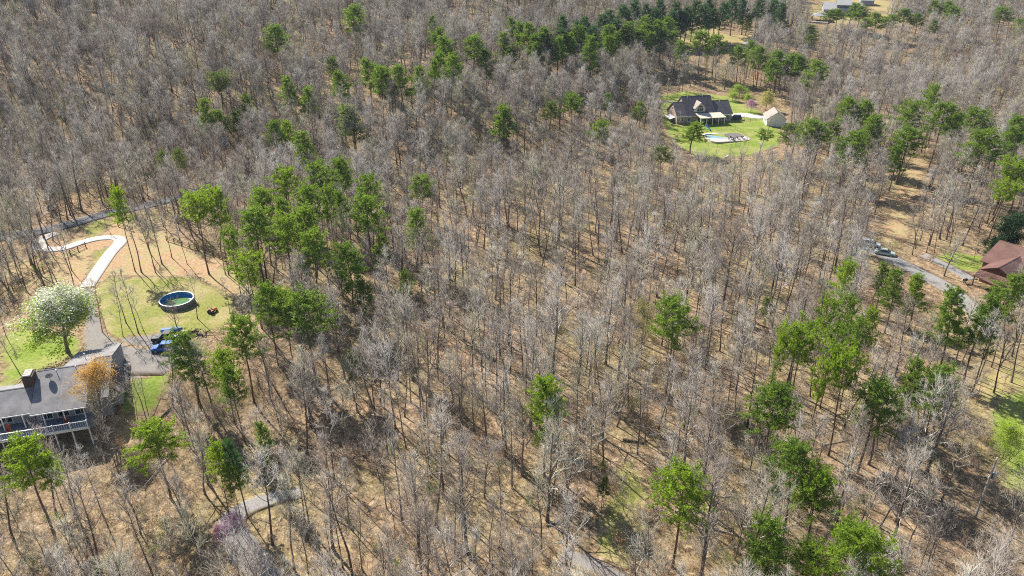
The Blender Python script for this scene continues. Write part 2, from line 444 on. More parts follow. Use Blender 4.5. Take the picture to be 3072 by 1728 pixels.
drape('bare_yard', [(190, 740), (300, 650), (420, 670), (560, 720), (700, 800), (800, 900), (800, 1000), (770, 1110), (700, 1000), (560, 920), (330, 900), (200, 920), (60, 900), (0, 900), (0, 830)], 'bare_soil', 0.03, 'orange tan bare yard under the trees around the pale driveway')
drape('lawn', [(250, 880), (330, 830), (470, 830), (590, 830), (700, 890), (720, 950), (640, 1000), (470, 1010), (300, 1030), (270, 1000)], 'lawn_grass', 0.06, 'patchy yellow green lawn around the round pool')
drape('lawn', [(0, 1000), (60, 985), (250, 1010), (240, 1060), (190, 1085), (90, 1130), (0, 1180)], 'bright_lawn', 0.06, 'bright green lawn behind the deck house')
drape('lawn', [(345, 1140), (400, 1115), (520, 1120), (500, 1180), (460, 1240), (360, 1245)], 'bright_lawn', 0.06, 'small bright green lawn right of the deck house')
drape('dry_slope', [(345, 1240), (460, 1230), (440, 1300), (380, 1360), (340, 1330)], 'dry_grass', 0.03, 'dry grass slope below the small lawn')
drape('lawn', [(250, 680), (300, 650), (340, 665), (300, 720), (250, 715)], 'lawn_grass', 0.06, 'thin grass by the bend of the asphalt road')
drape('lawn', [(270, 760), (335, 735), (330, 780), (300, 820), (260, 840)], 'lawn_grass', 0.07, 'grass island inside the curve of the pale driveway')
drape('lawn', [(1975, 285), (2050, 270), (2190, 290), (2260, 320), (2300, 345), (2350, 400), (2340, 440), (2270, 462), (2170, 478), (2080, 468), (2020, 430), (1985, 370)], 'bright_lawn', 0.06, 'bright green lawn around the brick house and its pool', 1.5)
drape('lawn', [(2780, 770), (2850, 755), (2960, 770), (2990, 800), (2930, 820), (2850, 810)], 'bright_lawn', 0.06, 'yellow green lawn beside the brown roofed house')
drape('lawn', [(2965, 1230), (3000, 1180), (3120, 1150), (3150, 1480), (3000, 1480), (2985, 1380)], 'bright_lawn', 0.06, 'bright lawn at the right edge behind the utility pole')
drape('dry_meadow', [(2900, 1150), (2980, 1100), (3110, 1080), (3110, 1220), (3000, 1230), (2940, 1220)], 'dry_grass', 0.05, 'dry tan meadow above the bright lawn at the right edge')
drape('dry_meadow', [(2030, 72), (2130, 80), (2260, 100), (2300, 112), (2250, 130), (2100, 150), (2030, 130)], 'dry_grass', 0.06, 'tan open field below the dark conifers near the top', 2.2)
drape('dry_meadow', [(2400, 0), (2500, -20), (2700, 10), (2680, 55), (2600, 70), (2440, 80), (2400, 50)], 'dry_grass', 0.06, 'tan cleared ground around the long pale roofed house', 2.2)
drape('dirt_track', [(2735, 475), (2790, 470), (2770, 530), (2735, 610), (2725, 720), (2640, 735), (2650, 640), (2690, 560)], 'bare_soil', 0.04, 'orange brown dirt track cut through the woods')
drape('grass_clearing', [(1800, 1560), (1830, 1400), (1900, 1370), (1960, 1480), (1960, 1600), (1880, 1720), (1760, 1728)], 'lawn_grass', 0.03, 'shaded mossy clearing in the bottom middle woods')

ribbon('road', [(-260, 735), (0, 712), (130, 692), (230, 668), (330, 640), (420, 622), (560, 585), (760, 535), (1000, 470)], 5.6, 'asphalt', 0.10, 'asphalt road curving past the driveway at the foot of the hill')
_, DRIVE1 = ribbon('driveway', [(262, 862), (300, 805), (332, 760), (353, 738), (362, 727), (359, 719), (345, 714), (318, 714), (285, 718), (240, 730), (180, 748), (125, 745), (120, 722), (170, 700)], 2.9, 'concrete_drive', 0.13, 'pale concrete driveway bending through the yard')
_, DRIVE2 = ribbon('driveway', [(262, 868), (268, 910), (278, 960), (285, 1010), (330, 1060), (420, 1085), (520, 1090)], [3.2, 3.2, 3.4, 4.5, 7.0, 9.0, 8.0], 'gravel', 0.09, 'grey gravel drive running down to the parking area', sharp=0.8)
drape('parking_area', [(260, 1040), (310, 1020), (480, 1000), (540, 1010), (560, 1100), (430, 1135), (345, 1150), (300, 1110)], 'gravel', 0.08, 'grey gravel parking area beside the deck house')
ribbon('lane', [(830, 1860), (790, 1740), (725, 1640), (690, 1580), (720, 1535), (800, 1500), (900, 1475)], [5.6, 5.4, 5, 4.6, 4, 3.4, 3], 'pale_road', 0.09, 'pale grey lane with long tree shadows at the bottom', sharp=1.5)
ribbon('lane', [(1980, 1790), (1860, 1735), (1770, 1690), (1690, 1660)], 3.5, 'gravel', 0.08, 'short piece of grey lane at the bottom middle', sharp=0.8)
ribbon('road', [(2560, 735), (2640, 760), (2700, 790), (2780, 830), (2850, 870), (2920, 930), (2990, 1010)], 5.0, 'pale_road', 0.09, 'grey lane passing the brown roofed house', sharp=1.5)
ribbon('driveway', [(2770, 765), (2820, 790), (2880, 820), (2910, 840)], 3.6, 'pale_road', 0.12, 'pale driveway up to the brown roofed house', sharp=1.5)
ribbon('driveway', [(2195, 352), (2230, 345), (2270, 352), (2290, 348)], 6.0, 'concrete_drive', 0.12, 'pale driveway between the brick house and its garage')
ribbon('driveway', [(2020, 305), (1985, 306), (1940, 310)], 4.0, 'gravel', 0.09, 'grey drive end left of the brick house', sharp=0.8)
ribbon('road', [(2230, 145), (2260, 120), (2300, 105), (2380, 90)], 6.0, 'pale_road', 0.10, 'pale road beyond the tan field', sharp=1.5)

# ------------------------------------------------------------------ tree builders
def norm(v): return v / (np.linalg.norm(v) + 1e-9)
def perp_rot(d, ang, az):
    a = np.cross(d, [0.0, 0.0, 1.0]) if abs(d[2]) < 0.95 else np.cross(d, [1.0, 0, 0])
    a = norm(a); b = np.cross(d, a)
    return norm(d * math.cos(ang) + (a * math.cos(az) + b * math.sin(az)) * math.sin(ang))
class Wood:
    def __init__(s): s.V = []; s.F4 = []; s.n = 0; s.cone = []
    def tube(s, pts, rad, sides):
        pts = np.asarray(pts, float); n = len(pts)
        d = np.gradient(pts, axis=0); d /= np.linalg.norm(d, axis=1)[:, None] + 1e-9
        a = np.cross(d, [0.31, 0.17, 0.93]); bad = np.linalg.norm(a, axis=1) < 0.1
        a[bad] = np.cross(d[bad], [1, 0, 0]); a /= np.linalg.norm(a, axis=1)[:, None]
        b = np.cross(d, a)
        t = np.arange(sides) * 2 * math.pi / sides
        ring = pts[:, None, :] + (a[:, None, :] * np.cos(t)[None, :, None] + b[:, None, :] * np.sin(t)[None, :, None]) * np.asarray(rad)[:, None, None]
        s.V.append(ring.reshape(-1, 3))
        i = np.arange(n - 1)[:, None] * sides; j = np.arange(sides)[None, :]; j2 = (j + 1) % sides
        s.F4.append(np.stack([i + j, i + j2, i + sides + j2, i + sides + j], -1).reshape(-1, 4) + s.n)
        s.n += n * sides
    def mesh_arrays(s):
        V = list(s.V); F3 = np.zeros((0, 3), int); n = s.n
        if s.cone:
            C = np.array(s.cone)                       # base xyz, tip xyz, r
            p, q, r = C[:, :3], C[:, 3:6], C[:, 6:7]
            d = q - p; d /= np.linalg.norm(d, axis=1)[:, None] + 1e-9
            a = np.cross(d, [0.31, 0.17, 0.93]); a /= np.linalg.norm(a, axis=1)[:, None] + 1e-9; b = np.cross(d, a)
            v = np.stack([p + a * r, p + (-0.5 * a + 0.866 * b) * r, p + (-0.5 * a - 0.866 * b) * r, q], 1).reshape(-1, 3)
            k = np.arange(len(C))[:, None, None] * 4 + n
            F3 = (np.array([[0, 1, 3], [1, 2, 3], [2, 0, 3]])[None] + k).reshape(-1, 3)
            V.append(v)
        return np.vstack(V), (np.vstack(s.F4) if s.F4 else np.zeros((0, 4), int)), F3

def path(p, d, L, n, R, up=0.0, wob=0.12):
    pts = [np.array(p, float)]; d = np.array(d, float)
    for i in range(n):
        d = norm(d + np.array([R.normal(0, wob), R.normal(0, wob), R.normal(0, wob) + up]))
        pts.append(pts[-1] + d * (L / n))
    return np.array(pts)

def bare_tree(seed, H=17.0, base=0.42, spread=3.6, limbs=15, r0=0.16, twigs=(7, 6, 3), lean=0.03, forked=False, tw=1.0, ls=1.0):
    """leafless hardwood: returns trunk wood, crown wood, twig tips"""
    R = np.random.default_rng(seed)
    trunk, crown, tips = Wood(), Wood(), []
    tp = path((0, 0, -0.3), (R.normal(0, lean), R.normal(0, lean), 1), H * (0.72 if forked else 0.93), 9, R, 0.12, 0.05)
    tr = np.interp(np.linspace(0, 1, len(tp)), [0, 0.04, 0.4, 1], [r0 * 1.5, r0 * 1.05, r0 * 0.75, r0 * 0.16])
    trunk.tube(tp, tr, 6)
    az = R.uniform(0, 6.28)
    for i in range(limbs):
        f = (i + R.uniform(0, 0.9)) / limbs
        t = base + (0.97 - base) * f
        k = t * (len(tp) - 1); a = int(k); p = tp[a] + (tp[min(a + 1, len(tp) - 1)] - tp[a]) * (k - a)
        az += 2.4 + R.normal(0, 0.4)
        el = math.radians(R.uniform(22, 42) + 32 * f)
        d = np.array([math.cos(az) * math.cos(el), math.sin(az) * math.cos(el), math.sin(el)])
        L = spread * (1.12 - 0.5 * f) * R.uniform(0.7, 1.2)
        lp = path(p, d, L, 5, R, 0.10, 0.14)
        lr = np.interp(t, [0, 1], [r0 * 0.75, r0 * 0.25]) * R.uniform(0.45, 0.7)
        lr = max(lr * 1.3, 0.045) * ls; crown.tube(lp, np.linspace(lr, lr * 0.32, len(lp)), 4)
        for j in range(twigs[0]):
            s = 0.22 + 0.78 * (j + R.uniform(0, 1)) / twigs[0]
            k = s * 4.999; b = int(k); q = lp[b] + (lp[b + 1] - lp[b]) * (k - b)
            bd = perp_rot(norm(lp[b + 1] - lp[b]), R.uniform(0.5, 1.05), R.uniform(0, 6.28)); bd = norm(bd + np.array([0, 0, 0.28]))
            BL = L * R.uniform(0.36, 0.62) * (1.15 - 0.5 * s)
            bp = path(q, bd, BL, 3, R, 0.08, 0.16)
            br = max(0.022, lr * 0.5 * (1 - 0.4 * s))
            crown.tube(bp, np.linspace(br, 0.012, 4), 3)
            for m_ in range(twigs[1]):
                s2 = 0.15 + 0.85 * (m_ + R.uniform(0, 1)) / twigs[1]
                k = s2 * 2.999; c_ = int(k); w = bp[c_] + (bp[c_ + 1] - bp[c_]) * (k - c_)
                td = perp_rot(norm(bp[c_ + 1] - bp[c_]), R.uniform(0.35, 0.95), R.uniform(0, 6.28)); td = norm(td + np.array([0, 0, 0.2]))
                TL = R.uniform(0.7, 1.5) * (0.6 + 0.1 * spread)
                e = w + td * TL
                crown.cone.append((*w, *e, 0.0145 * tw)); tips.append(e)
                for _ in range(twigs[2]):
                    s3 = R.uniform(0.25, 0.95); v = w + td * TL * s3
                    sd = perp_rot(td, R.uniform(0.4, 0.9), R.uniform(0, 6.28))
                    e = v + sd * TL * R.uniform(0.35, 0.65)
                    crown.cone.append((*v, *e, 0.009 * tw)); tips.append(e)
    return trunk, crown, np.array(tips)

def wood_mesh(name, w, mat):
    V, F4, F3 = w.mesh_arrays()
    return mesh_np(name, V, [F4, F3], mat, False)
def leaf_mesh(name, tips, per, size, spread, mat, seed, droop=0.0):
    R = np.random.default_rng(seed)
    P = np.repeat(tips, per, 0) + R.normal(0, spread, (len(tips) * per, 3)); n = len(P)
    a = R.normal(0, 1, (n, 3)); a /= np.linalg.norm(a, axis=1)[:, None]
    b = np.cross(a, R.normal(0, 1, (n, 3))); b /= np.linalg.norm(b, axis=1)[:, None]
    s = size * R.uniform(0.6, 1.3, (n, 1))
    v = np.stack([P - a * s, P + b * s * 0.55, P + a * s, P - b * s * 0.55], 1).reshape(-1, 3)
    k = np.arange(n)[:, None] * 4 + np.arange(4)[None]
    return mesh_np(name, v, k, mat)

def pine_tree(seed, H=18.0, frac=0.45, rad=3.3, shape='round', nb=40, r0=0.17, mat='pine_needles', dens=1.0):
    R = np.random.default_rng(seed)
    trunk, tw = Wood(), []
    tp = path((0, 0, -0.3), (R.normal(0, 0.03), R.normal(0, 0.03), 1), H * 0.96 + 0.3, 9, R, 0.12, 0.035)
    trunk.tube(tp, np.interp(np.linspace(0, 1, len(tp)), [0, 0.05, 0.5, 1], [r0 * 1.4, r0, r0 * 0.75, 0.03]), 6)
    az = 0.0
    for i in range(nb + 5):
        dead = i >= nb
        f = (i + R.uniform(0, 0.9)) / nb if not dead else 0
        t = (1 - frac) + frac * 0.98 * f if not dead else R.uniform(0.3, 1 - frac)
        k = min(t, 0.999) * (len(tp) - 1); a = int(k); p = tp[a] + (tp[a + 1] - tp[a]) * (k - a)
        az += 2.4 + R.normal(0, 0.5)
        if shape == 'round': rr = math.sqrt(max(0.05, 1 - (abs(f - 0.35) / 0.72) ** 2)); el = -0.05 + 0.9 * f
        elif shape == 'flat': rr = min(1.0, 0.45 + 0.9 * f) * (1.0 if f < 0.8 else 0.75); el = 0.25 + 0.35 * f
        else: rr = max(0.12, 1.05 - f * 0.92); el = -0.05 + 0.7 * f
        L = rad * rr * R.uniform(0.55, 1.2)
        if dead: L = rad * R.uniform(0.3, 0.6); el = 0.1
        d = np.array([math.cos(az) * math.cos(el), math.sin(az) * math.cos(el), math.sin(el)])
        lp = path(p, d, L, 4, R, 0.05, 0.10)
        trunk.tube(lp, np.linspace(0.05 if not dead else 0.035, 0.015, 5), 3)
        if dead: continue
        n2 = max(3, int(8 * dens * (0.45 + 0.55 * rr)))
        for j in range(n2):
            s = 0.2 + 0.8 * (j + R.uniform(0, 1)) / n2
            k = min(s, 0.999) * 4; b = int(k); q = lp[b] + (lp[b + 1] - lp[b]) * (k - b)
            bd = perp_rot(norm(lp[b + 1] - lp[b]), R.uniform(0.5, 1.1), R.uniform(0, 6.28)); bd = norm(bd * np.array([1, 1, 0.6]) + np.array([0, 0, 0.25]))
            BL = R.uniform(0.5, 1.5)
            for u in (0.3, 0.55, 0.8, 1.0): tw.append(np.concatenate([q + bd * BL * u + R.normal(0, 0.12, 3), bd]))
        tw.append(np.concatenate([lp[-1], norm(lp[-1] - lp[-2])]))
    tw.append(np.concatenate([tp[-1], [0, 0, 1]]))
    T = np.array(tw); P, D = T[:, :3], T[:, 3:]
    nb_ = 11
    P2 = np.repeat(P, nb_, 0); D2 = np.repeat(D, nb_, 0); n = len(P2)
    d = D2 * 0.55 + R.normal(0, 0.75, (n, 3)); d[:, 2] += 0.25; d /= np.linalg.norm(d, axis=1)[:, None]
    side = np.cross(d, R.normal(0, 1, (n, 3))); side /= np.linalg.norm(side, axis=1)[:, None]
    ln = R.uniform(0.25, 0.5, (n, 1)); wd = R.uniform(0.03, 0.06, (n, 1))
    v = np.stack([P2 + side * wd * 0.4, P2 + d * ln * 0.55 + side * wd, P2 + d * ln, P2 + d * ln * 0.5 - side * wd], 1).reshape(-1, 3)
    k = np.arange(n)[:, None] * 4 + np.arange(4)[None]
    return wood_mesh('pine_trunk', trunk, 'pine_bark'), mesh_np('pine_crown', v, k, mat)

# leafless hardwoods, eleven growth forms
BARE = []; FAR = []
forms = [dict(H=16, base=.45, spread=3.2, limbs=12, r0=.15), dict(H=17.5, base=.5, spread=2.9, limbs=11, r0=.16), dict(H=15.5, base=.36, spread=4.1, limbs=14, r0=.19), dict(H=14.5, base=.42, spread=2.5, limbs=10, r0=.12),
         dict(H=18, base=.38, spread=4.9, limbs=16, r0=.24, twigs=(8, 6, 3)), dict(H=16.5, base=.48, spread=3.0, lean=.10, limbs=11, r0=.14), dict(H=13, base=.38, spread=2.3, limbs=9, r0=.09), dict(H=15.5, base=.26, spread=4.0, forked=True, limbs=14, r0=.18),
         dict(H=17, base=.55, spread=2.3, limbs=9, r0=.13), dict(H=11, base=.4, spread=1.7, limbs=8, r0=.07, twigs=(5, 4, 2)), dict(H=15, base=.45, spread=3.2, lean=.15, limbs=8, r0=.13, twigs=(5, 4, 2))]
for i, kw in enumerate(forms):
    t, c, tips = bare_tree(100 + i, **kw)
    FAR.append((wood_mesh('hardwood_trunk', t, 'shaded_trunk_bark'), wood_mesh('hardwood_crown', c, 'sunlit_twig_bark')))
    kn = dict(kw); a_, b_, c_ = kw.get('twigs', (7, 6, 3)); kn['twigs'] = (max(4, a_ - 1), max(4, b_ - 2), 2); kn['ls'] = 1.25; kn['tw'] = 1.15
    t, c, tips = bare_tree(300 + i, **kn)
    BARE.append((wood_mesh('hardwood_trunk', t, 'shaded_trunk_bark'), wood_mesh('hardwood_crown', c, 'sunlit_limb_bark'), kw['H'], kw['spread']))
# pines
PINE = {}
for key, kw in dict(round1=dict(frac=.42), round2=dict(frac=.5, rad=3.0), round3=dict(frac=.36, rad=3.5, nb=36), flat1=dict(shape='flat', frac=.3, rad=3.9, nb=36, mat='pine_needles'),
                    flat2=dict(shape='flat', frac=.36, rad=3.7, nb=32), cone1=dict(shape='cone', frac=.68, rad=2.7, nb=46), cone2=dict(shape='cone', frac=.58, rad=2.9, nb=42)).items():
    PINE[key] = pine_tree(hash(key) % 1000 if False else sum(map(ord, key)), **kw)
PINEMAT = {}
def pine_crown_mesh(key, mat):
    if mat == 'pine_needles': return PINE[key][1]
    if (key, mat) not in PINEMAT:
        me = PINE[key][1].copy(); me.materials.clear(); me.materials.append(MATS[mat]); PINEMAT[(key, mat)] = me
    return PINEMAT[(key, mat)]

ORD = ['leftmost', 'second from left', 'third from left', 'fourth from left', 'fifth from left', 'sixth from left', 'seventh from left', 'eighth from left', 'ninth from left', 'tenth from left',
       'eleventh from left', 'twelfth from left', 'thirteenth from left', 'fourteenth from left', 'fifteenth from left', 'sixteenth from left', 'seventeenth from left', 'eighteenth from left', 'nineteenth from left', 'twentieth from left']
# clusters of pines: (what, where, [(crown top x, y, crown width px, height m, form, needles)])
p_, y_, d_, l_ = 'pine_needles', 'yellow_needles', 'dark_needles', 'pale_needles'
CLUSTERS = [
 ('green pine', 'on the grey hillside at upper left', [(829, 72, 84, 19, 'round2', p_), (652, 221, 80, 17, 'flat1', l_), (600, 286, 54, 18, 'cone2', p_), (656, 326, 46, 13, 'round2', p_), (700, 335, 42, 12, 'round2', p_),
    (739, 278, 46, 14, 'cone2', p_), (861, 221, 58, 17, 'cone2', p_), (914, 256, 62, 18, 'cone2', p_), (994, 172, 38, 13, 'round1', l_), (1020, 214, 58, 17, 'round2', p_)]),
 ('green pine', 'in the small group below the hillside pines', [(827, 360, 52, 16, 'round2', p_), (861, 364, 46, 16, 'round2', y_), (914, 385, 80, 18, 'cone2', p_), (1055, 308, 96, 17, 'cone2', p_)]),
 ('thin pale green tree', 'in grey woods above the asphalt road', [(487, 455, 38, 14, 'round3', l_), (533, 449, 38, 14, 'round3', l_)]),
 ('green pine', 'of the long pine row on the hill at top', [(1056, 14, 80, 20, 'round2', p_), (1105, 177, 54, 18, 'round2', p_), (1139, 200, 60, 20, 'round1', p_), (1163, 200, 46, 18, 'round2', p_), (1205, 195, 62, 19, 'round2', p_), (1254, 190, 50, 18, 'cone2', p_),
    (1296, 180, 34, 18, 'round2', p_), (1300, 40, 42, 16, 'cone2', p_), (1310, 82, 48, 16, 'round2', p_), (1316, 148, 56, 18, 'cone2', p_), (1340, 108, 58, 18, 'round2', p_), (1358, 164, 52, 19, 'round1', p_), (1418, 106, 60, 19, 'round1', p_), (1459, 148, 52, 17, 'round2', p_)]),
 ('green pine', 'of the dense pine belt near the top middle', [(1519, 91, 56, 18, 'cone2', p_), (1525, 131, 50, 15, 'cone2', p_), (1537, 52, 36, 16, 'round2', p_), (1584, 70, 50, 18, 'round2', p_), (1620, 119, 54, 16, 'cone2', p_), (1624, 82, 54, 18, 'round2', p_), (1676, 103, 50, 18, 'cone2', p_),
    (1700, 40, 50, 20, 'cone1', d_), (1747, 70, 70, 20, 'cone2', p_), (1763, 44, 52, 18, 'cone2', d_), (1787, 99, 74, 23, 'cone1', p_), (1803, 36, 62, 20, 'cone2', d_), (1819, 68, 62, 19, 'cone2', p_), (1839, 24, 52, 20, 'cone2', d_), (1895, 60, 58, 19, 'cone2', p_), (1930, 48, 48, 19, 'round2', p_),
    (1958, 91, 58, 17, 'cone2', p_), (1966, 60, 52, 19, 'round2', p_), (1998, 52, 48, 19, 'round2', p_), (2018, 87, 48, 17, 'cone2', p_)]),
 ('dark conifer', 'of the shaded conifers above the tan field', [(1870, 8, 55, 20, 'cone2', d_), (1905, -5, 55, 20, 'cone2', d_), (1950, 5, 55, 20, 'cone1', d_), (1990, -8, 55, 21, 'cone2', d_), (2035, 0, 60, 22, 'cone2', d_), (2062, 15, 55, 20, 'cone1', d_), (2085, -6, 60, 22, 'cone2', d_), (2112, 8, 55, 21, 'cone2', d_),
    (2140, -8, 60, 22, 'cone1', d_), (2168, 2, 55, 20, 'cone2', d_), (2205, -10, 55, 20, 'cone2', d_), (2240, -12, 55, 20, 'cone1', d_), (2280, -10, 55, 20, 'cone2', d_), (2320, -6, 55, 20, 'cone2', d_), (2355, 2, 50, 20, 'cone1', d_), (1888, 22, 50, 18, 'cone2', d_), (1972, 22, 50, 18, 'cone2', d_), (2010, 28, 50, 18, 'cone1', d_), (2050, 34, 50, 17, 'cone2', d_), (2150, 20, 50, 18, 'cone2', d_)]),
 ('dense green pine', 'of the second pine belt rank near the top', [(1560, 62, 48, 17, 'cone2', p_), (1600, 95, 50, 17, 'cone2', p_), (1648, 92, 50, 17, 'cone2', d_), (1690, 78, 52, 18, 'cone2', d_), (1716, 92, 52, 18, 'cone2', p_), (1732, 58, 52, 18, 'cone2', d_), (1776, 72, 54, 18, 'cone2', d_),
    (1850, 52, 54, 18, 'cone2', d_), (1842, 88, 52, 17, 'cone2', p_), (1872, 72, 50, 17, 'cone2', p_), (1915, 82, 52, 17, 'cone2', p_), (1940, 72, 50, 17, 'round2', p_), (1985, 80, 48, 17, 'cone2', p_), (1822, 100, 50, 17, 'cone2', p_)]),
 ('yellow green tree', 'at the edge of the tan field', [(2245, 36, 24, 12, 'cone1', y_), (2346, 40, 34, 11, 'cone2', y_)]),
 ('green pine', 'of the pine row behind the brick house', [(2048, 115, 44, 17, 'cone2', p_), (2108, 93, 80, 19, 'round1', p_), (2151, 105, 56, 19, 'round1', p_), (2223, 137, 46, 16, 'round2', p_), (2253, 123, 42, 17, 'round2', p_), (2286, 137, 50, 19, 'round2', p_), (2326, 180, 54, 16, 'round2', p_), (2342, 151, 62, 18, 'round2', p_), (2386, 159, 54, 18, 'round2', p_), (2410, 166, 54, 18, 'round2', p_), (2449, 183, 66, 19, 'round2', p_)]),
 ('green pine', 'of the pines around the long pale roofed house', [(2434, 72, 48, 14, 'round2', l_), (2430, 105, 36, 12, 'round2', l_), (2490, 27, 46, 11, 'round2', p_), (2517, 24, 42, 11, 'round2', p_), (2561, 4, 60, 15, 'cone2', p_), (2585, 18, 50, 14, 'round2', p_), (2605, 54, 42, 12, 'round2', p_), (2636, 38, 68, 14, 'round2', p_), (2668, 42, 52, 13, 'round2', p_), (2720, 24, 48, 14, 'round2', p_), (2760, 38, 36, 12, 'round2', p_)]),
 ('green pine', 'of the pines near the top right corner', [(2807, 0, 40, 15, 'round2', p_), (2803, 60, 32, 13, 'round2', l_), (2839, 2, 40, 15, 'round2', p_), (2871, 18, 62, 16, 'round2', p_), (3014, 20, 62, 16, 'round1', p_), (3066, 56, 40, 14, 'round2', p_)]),
 ('round topped pine', 'scattered in grey woods left of the brick house', [(1509, 312, 78, 17, 'cone2', p_), (1652, 304, 44, 13, 'round1', l_), (1720, 284, 64, 15, 'round3', p_), (1803, 362, 62, 14, 'round3', p_), (1823, 278, 28, 11, 'round2', p_), (1914, 306, 36, 11, 'round2', p_), (1990, 441, 54, 12, 'round3', l_)]),
 ('green pine', 'standing around the lawn and pool of the brick house', [(2080, 364, 80, 11, 'cone2', y_), (2288, 388, 50, 9, 'flat2', p_), (2374, 372, 58, 14, 'round1', l_)]),
 ('round topped green pine', 'of the pines right of the brick house', [(2440, 360, 90, 18, 'round1', p_), (2505, 366, 54, 15, 'round1', l_), (2549, 294, 64, 18, 'round1', p_), (2553, 392, 98, 18, 'round2', p_), (2604, 302, 56, 18, 'round1', p_), (2628, 342, 66, 18, 'round2', p_), (2636, 372, 54, 15, 'cone2', p_)]),
 ('round topped green pine', 'of the tall pines by the dirt track', [(2700, 433, 54, 14, 'cone2', p_), (2728, 306, 82, 19, 'round3', p_), (2728, 384, 90, 17, 'round1', p_), (2799, 258, 50, 20, 'round3', p_), (2835, 314, 84, 21, 'round3', p_), (2875, 342, 54, 18, 'round3', p_), (2942, 330, 80, 18, 'round3', p_), (2958, 390, 130, 20, 'round1', p_), (3050, 350, 74, 18, 'round2', p_), (3058, 385, 64, 17, 'round2', p_)]),
 ('yellow green pine', 'on the right edge above the dark evergreen', [(3018, 545, 84, 15, 'flat1', y_), (3034, 477, 104, 17, 'flat1', y_)]),
 ('green pine', 'of the pine clump right of the pale driveway', [(687, 687, 54, 15, 'flat2', p_), (746, 754, 96, 16, 'flat2', y_), (754, 627, 100, 18, 'round1', p_), (778, 565, 80, 18, 'round1', p_), (846, 599, 60, 18, 'round2', p_), (850, 655, 92, 18, 'round3', p_), (851, 509, 88, 16, 'round3', y_), (901, 627, 74, 18, 'round1', p_), (921, 559, 84, 19, 'round1', p_), (929, 698, 92, 18, 'round1', p_), (964, 493, 94, 17, 'round3', p_), (979, 565, 52, 18, 'round3', p_), (1017, 575, 50, 17, 'round2', p_), (1018, 477, 62, 17, 'round1', p_), (1045, 734, 96, 17, 'round2', p_), (1088, 842, 62, 12, 'round2', p_), (1096, 591, 100, 18, 'round1', p_), (1103, 535, 82, 17, 'round3', p_)]),
 ('umbrella topped pine', 'on bare ground beside the pale driveway', [(345, 572, 52, 18.5, 'round3', y_), (580, 587, 98, 18, 'flat1', y_), (639, 575, 64, 19, 'round3', y_)]),
 ('small green pine', 'alone in the grey woods right of the pine clump', [(1032, 489, 42, 14, 'round2', p_), (1140, 706, 50, 13, 'round2', p_), (1220, 818, 46, 11, 'round3', l_), (1251, 613, 82, 17, 'cone2', p_), (1262, 531, 68, 14, 'round3', p_)]),
 ('green pine', 'of the pines between round pool and dark hollow', [(794, 850, 74, 16, 'round1', p_), (846, 873, 72, 15, 'round3', y_), (913, 881, 140, 17, 'round1', p_)]),
 ('green pine', 'of the pines hiding the blue car', [(548, 991, 125, 14, 'cone2', p_), (660, 1050, 74, 14, 'round1', y_), (690, 1100, 64, 14, 'round1', p_), (715, 953, 100, 16, 'round1', p_)]),
 ('green pine', 'below the house with the white railed deck', [(60, 1325, 135, 15, 'round3', y_), (130, 1372, 64, 13, 'round3', y_), (453, 1272, 130, 13, 'round1', y_), (640, 1330, 54, 13, 'round1', y_), (690, 1302, 68, 14, 'cone2', d_), (690, 1405, 48, 10, 'round3', p_), (787, 1272, 48, 12, 'round2', p_)]),
 ('flat topped green pine', 'alone in the middle right woods', [(2029, 908, 124, 18, 'round3', p_)]),
 ('green pine with drooping right side', 'alone in the middle of the woods', [(1640, 1140, 112, 17, 'round2', y_)]),
 ('small bright green pine', 'low in the woods', [(1810, 1432, 36, 6, 'round2', l_), (2311, 894, 42, 9, 'round2', l_), (1045, 1052, 44, 10, 'round2', l_)]),
 ('green pine', 'below the grey lane at the right', [(2545, 791, 66, 17, 'round3', y_), (2664, 793, 48, 12, 'round2', p_), (2704, 803, 70, 14, 'cone2', p_), (2771, 823, 66, 12, 'cone1', y_)]),
 ('dense green pine', 'in front of the brown roofed house', [(2895, 855, 102, 18, 'cone2', p_), (2978, 875, 96, 18, 'cone2', p_), (3034, 827, 90, 17, 'round2', p_)]),
 ('spreading yellow green pine', 'of the leaning pine group at right', [(2350, 1000, 50, 18, 'flat2', y_), (2415, 966, 118, 19, 'flat1', y_), (2480, 1085, 56, 17, 'flat2', y_), (2490, 890, 58, 18, 'flat2', y_), (2500, 974, 66, 18, 'flat2', p_), (2556, 887, 60, 18, 'flat2', p_), (2562, 1048, 112, 19, 'flat1', y_), (2584, 958, 70, 17, 'flat2', p_), (2622, 930, 46, 17, 'round3', y_)]),
 ('green pine', 'of the pines below the leaning pine group', [(2334, 1153, 124, 17, 'round1', p_), (2644, 1149, 124, 16, 'round1', p_), (2755, 1070, 74, 16, 'cone2', p_), (2823, 1109, 110, 16, 'round1', p_)]),
 ('bright green pine', 'of the large pines at the bottom right', [(2057, 1404, 155, 16, 'round1', y_), (2331, 1561, 155, 15, 'cone2', p_), (2410, 1327, 135, 16, 'round2', p_), (2450, 1640, 96, 11, 'round1', p_), (2470, 1422, 124, 14, 'round1', y_), (2578, 1585, 190, 15, 'round1', y_)]),
]
PINES = []      # x, y, z, H, crown radius
pnum = 0
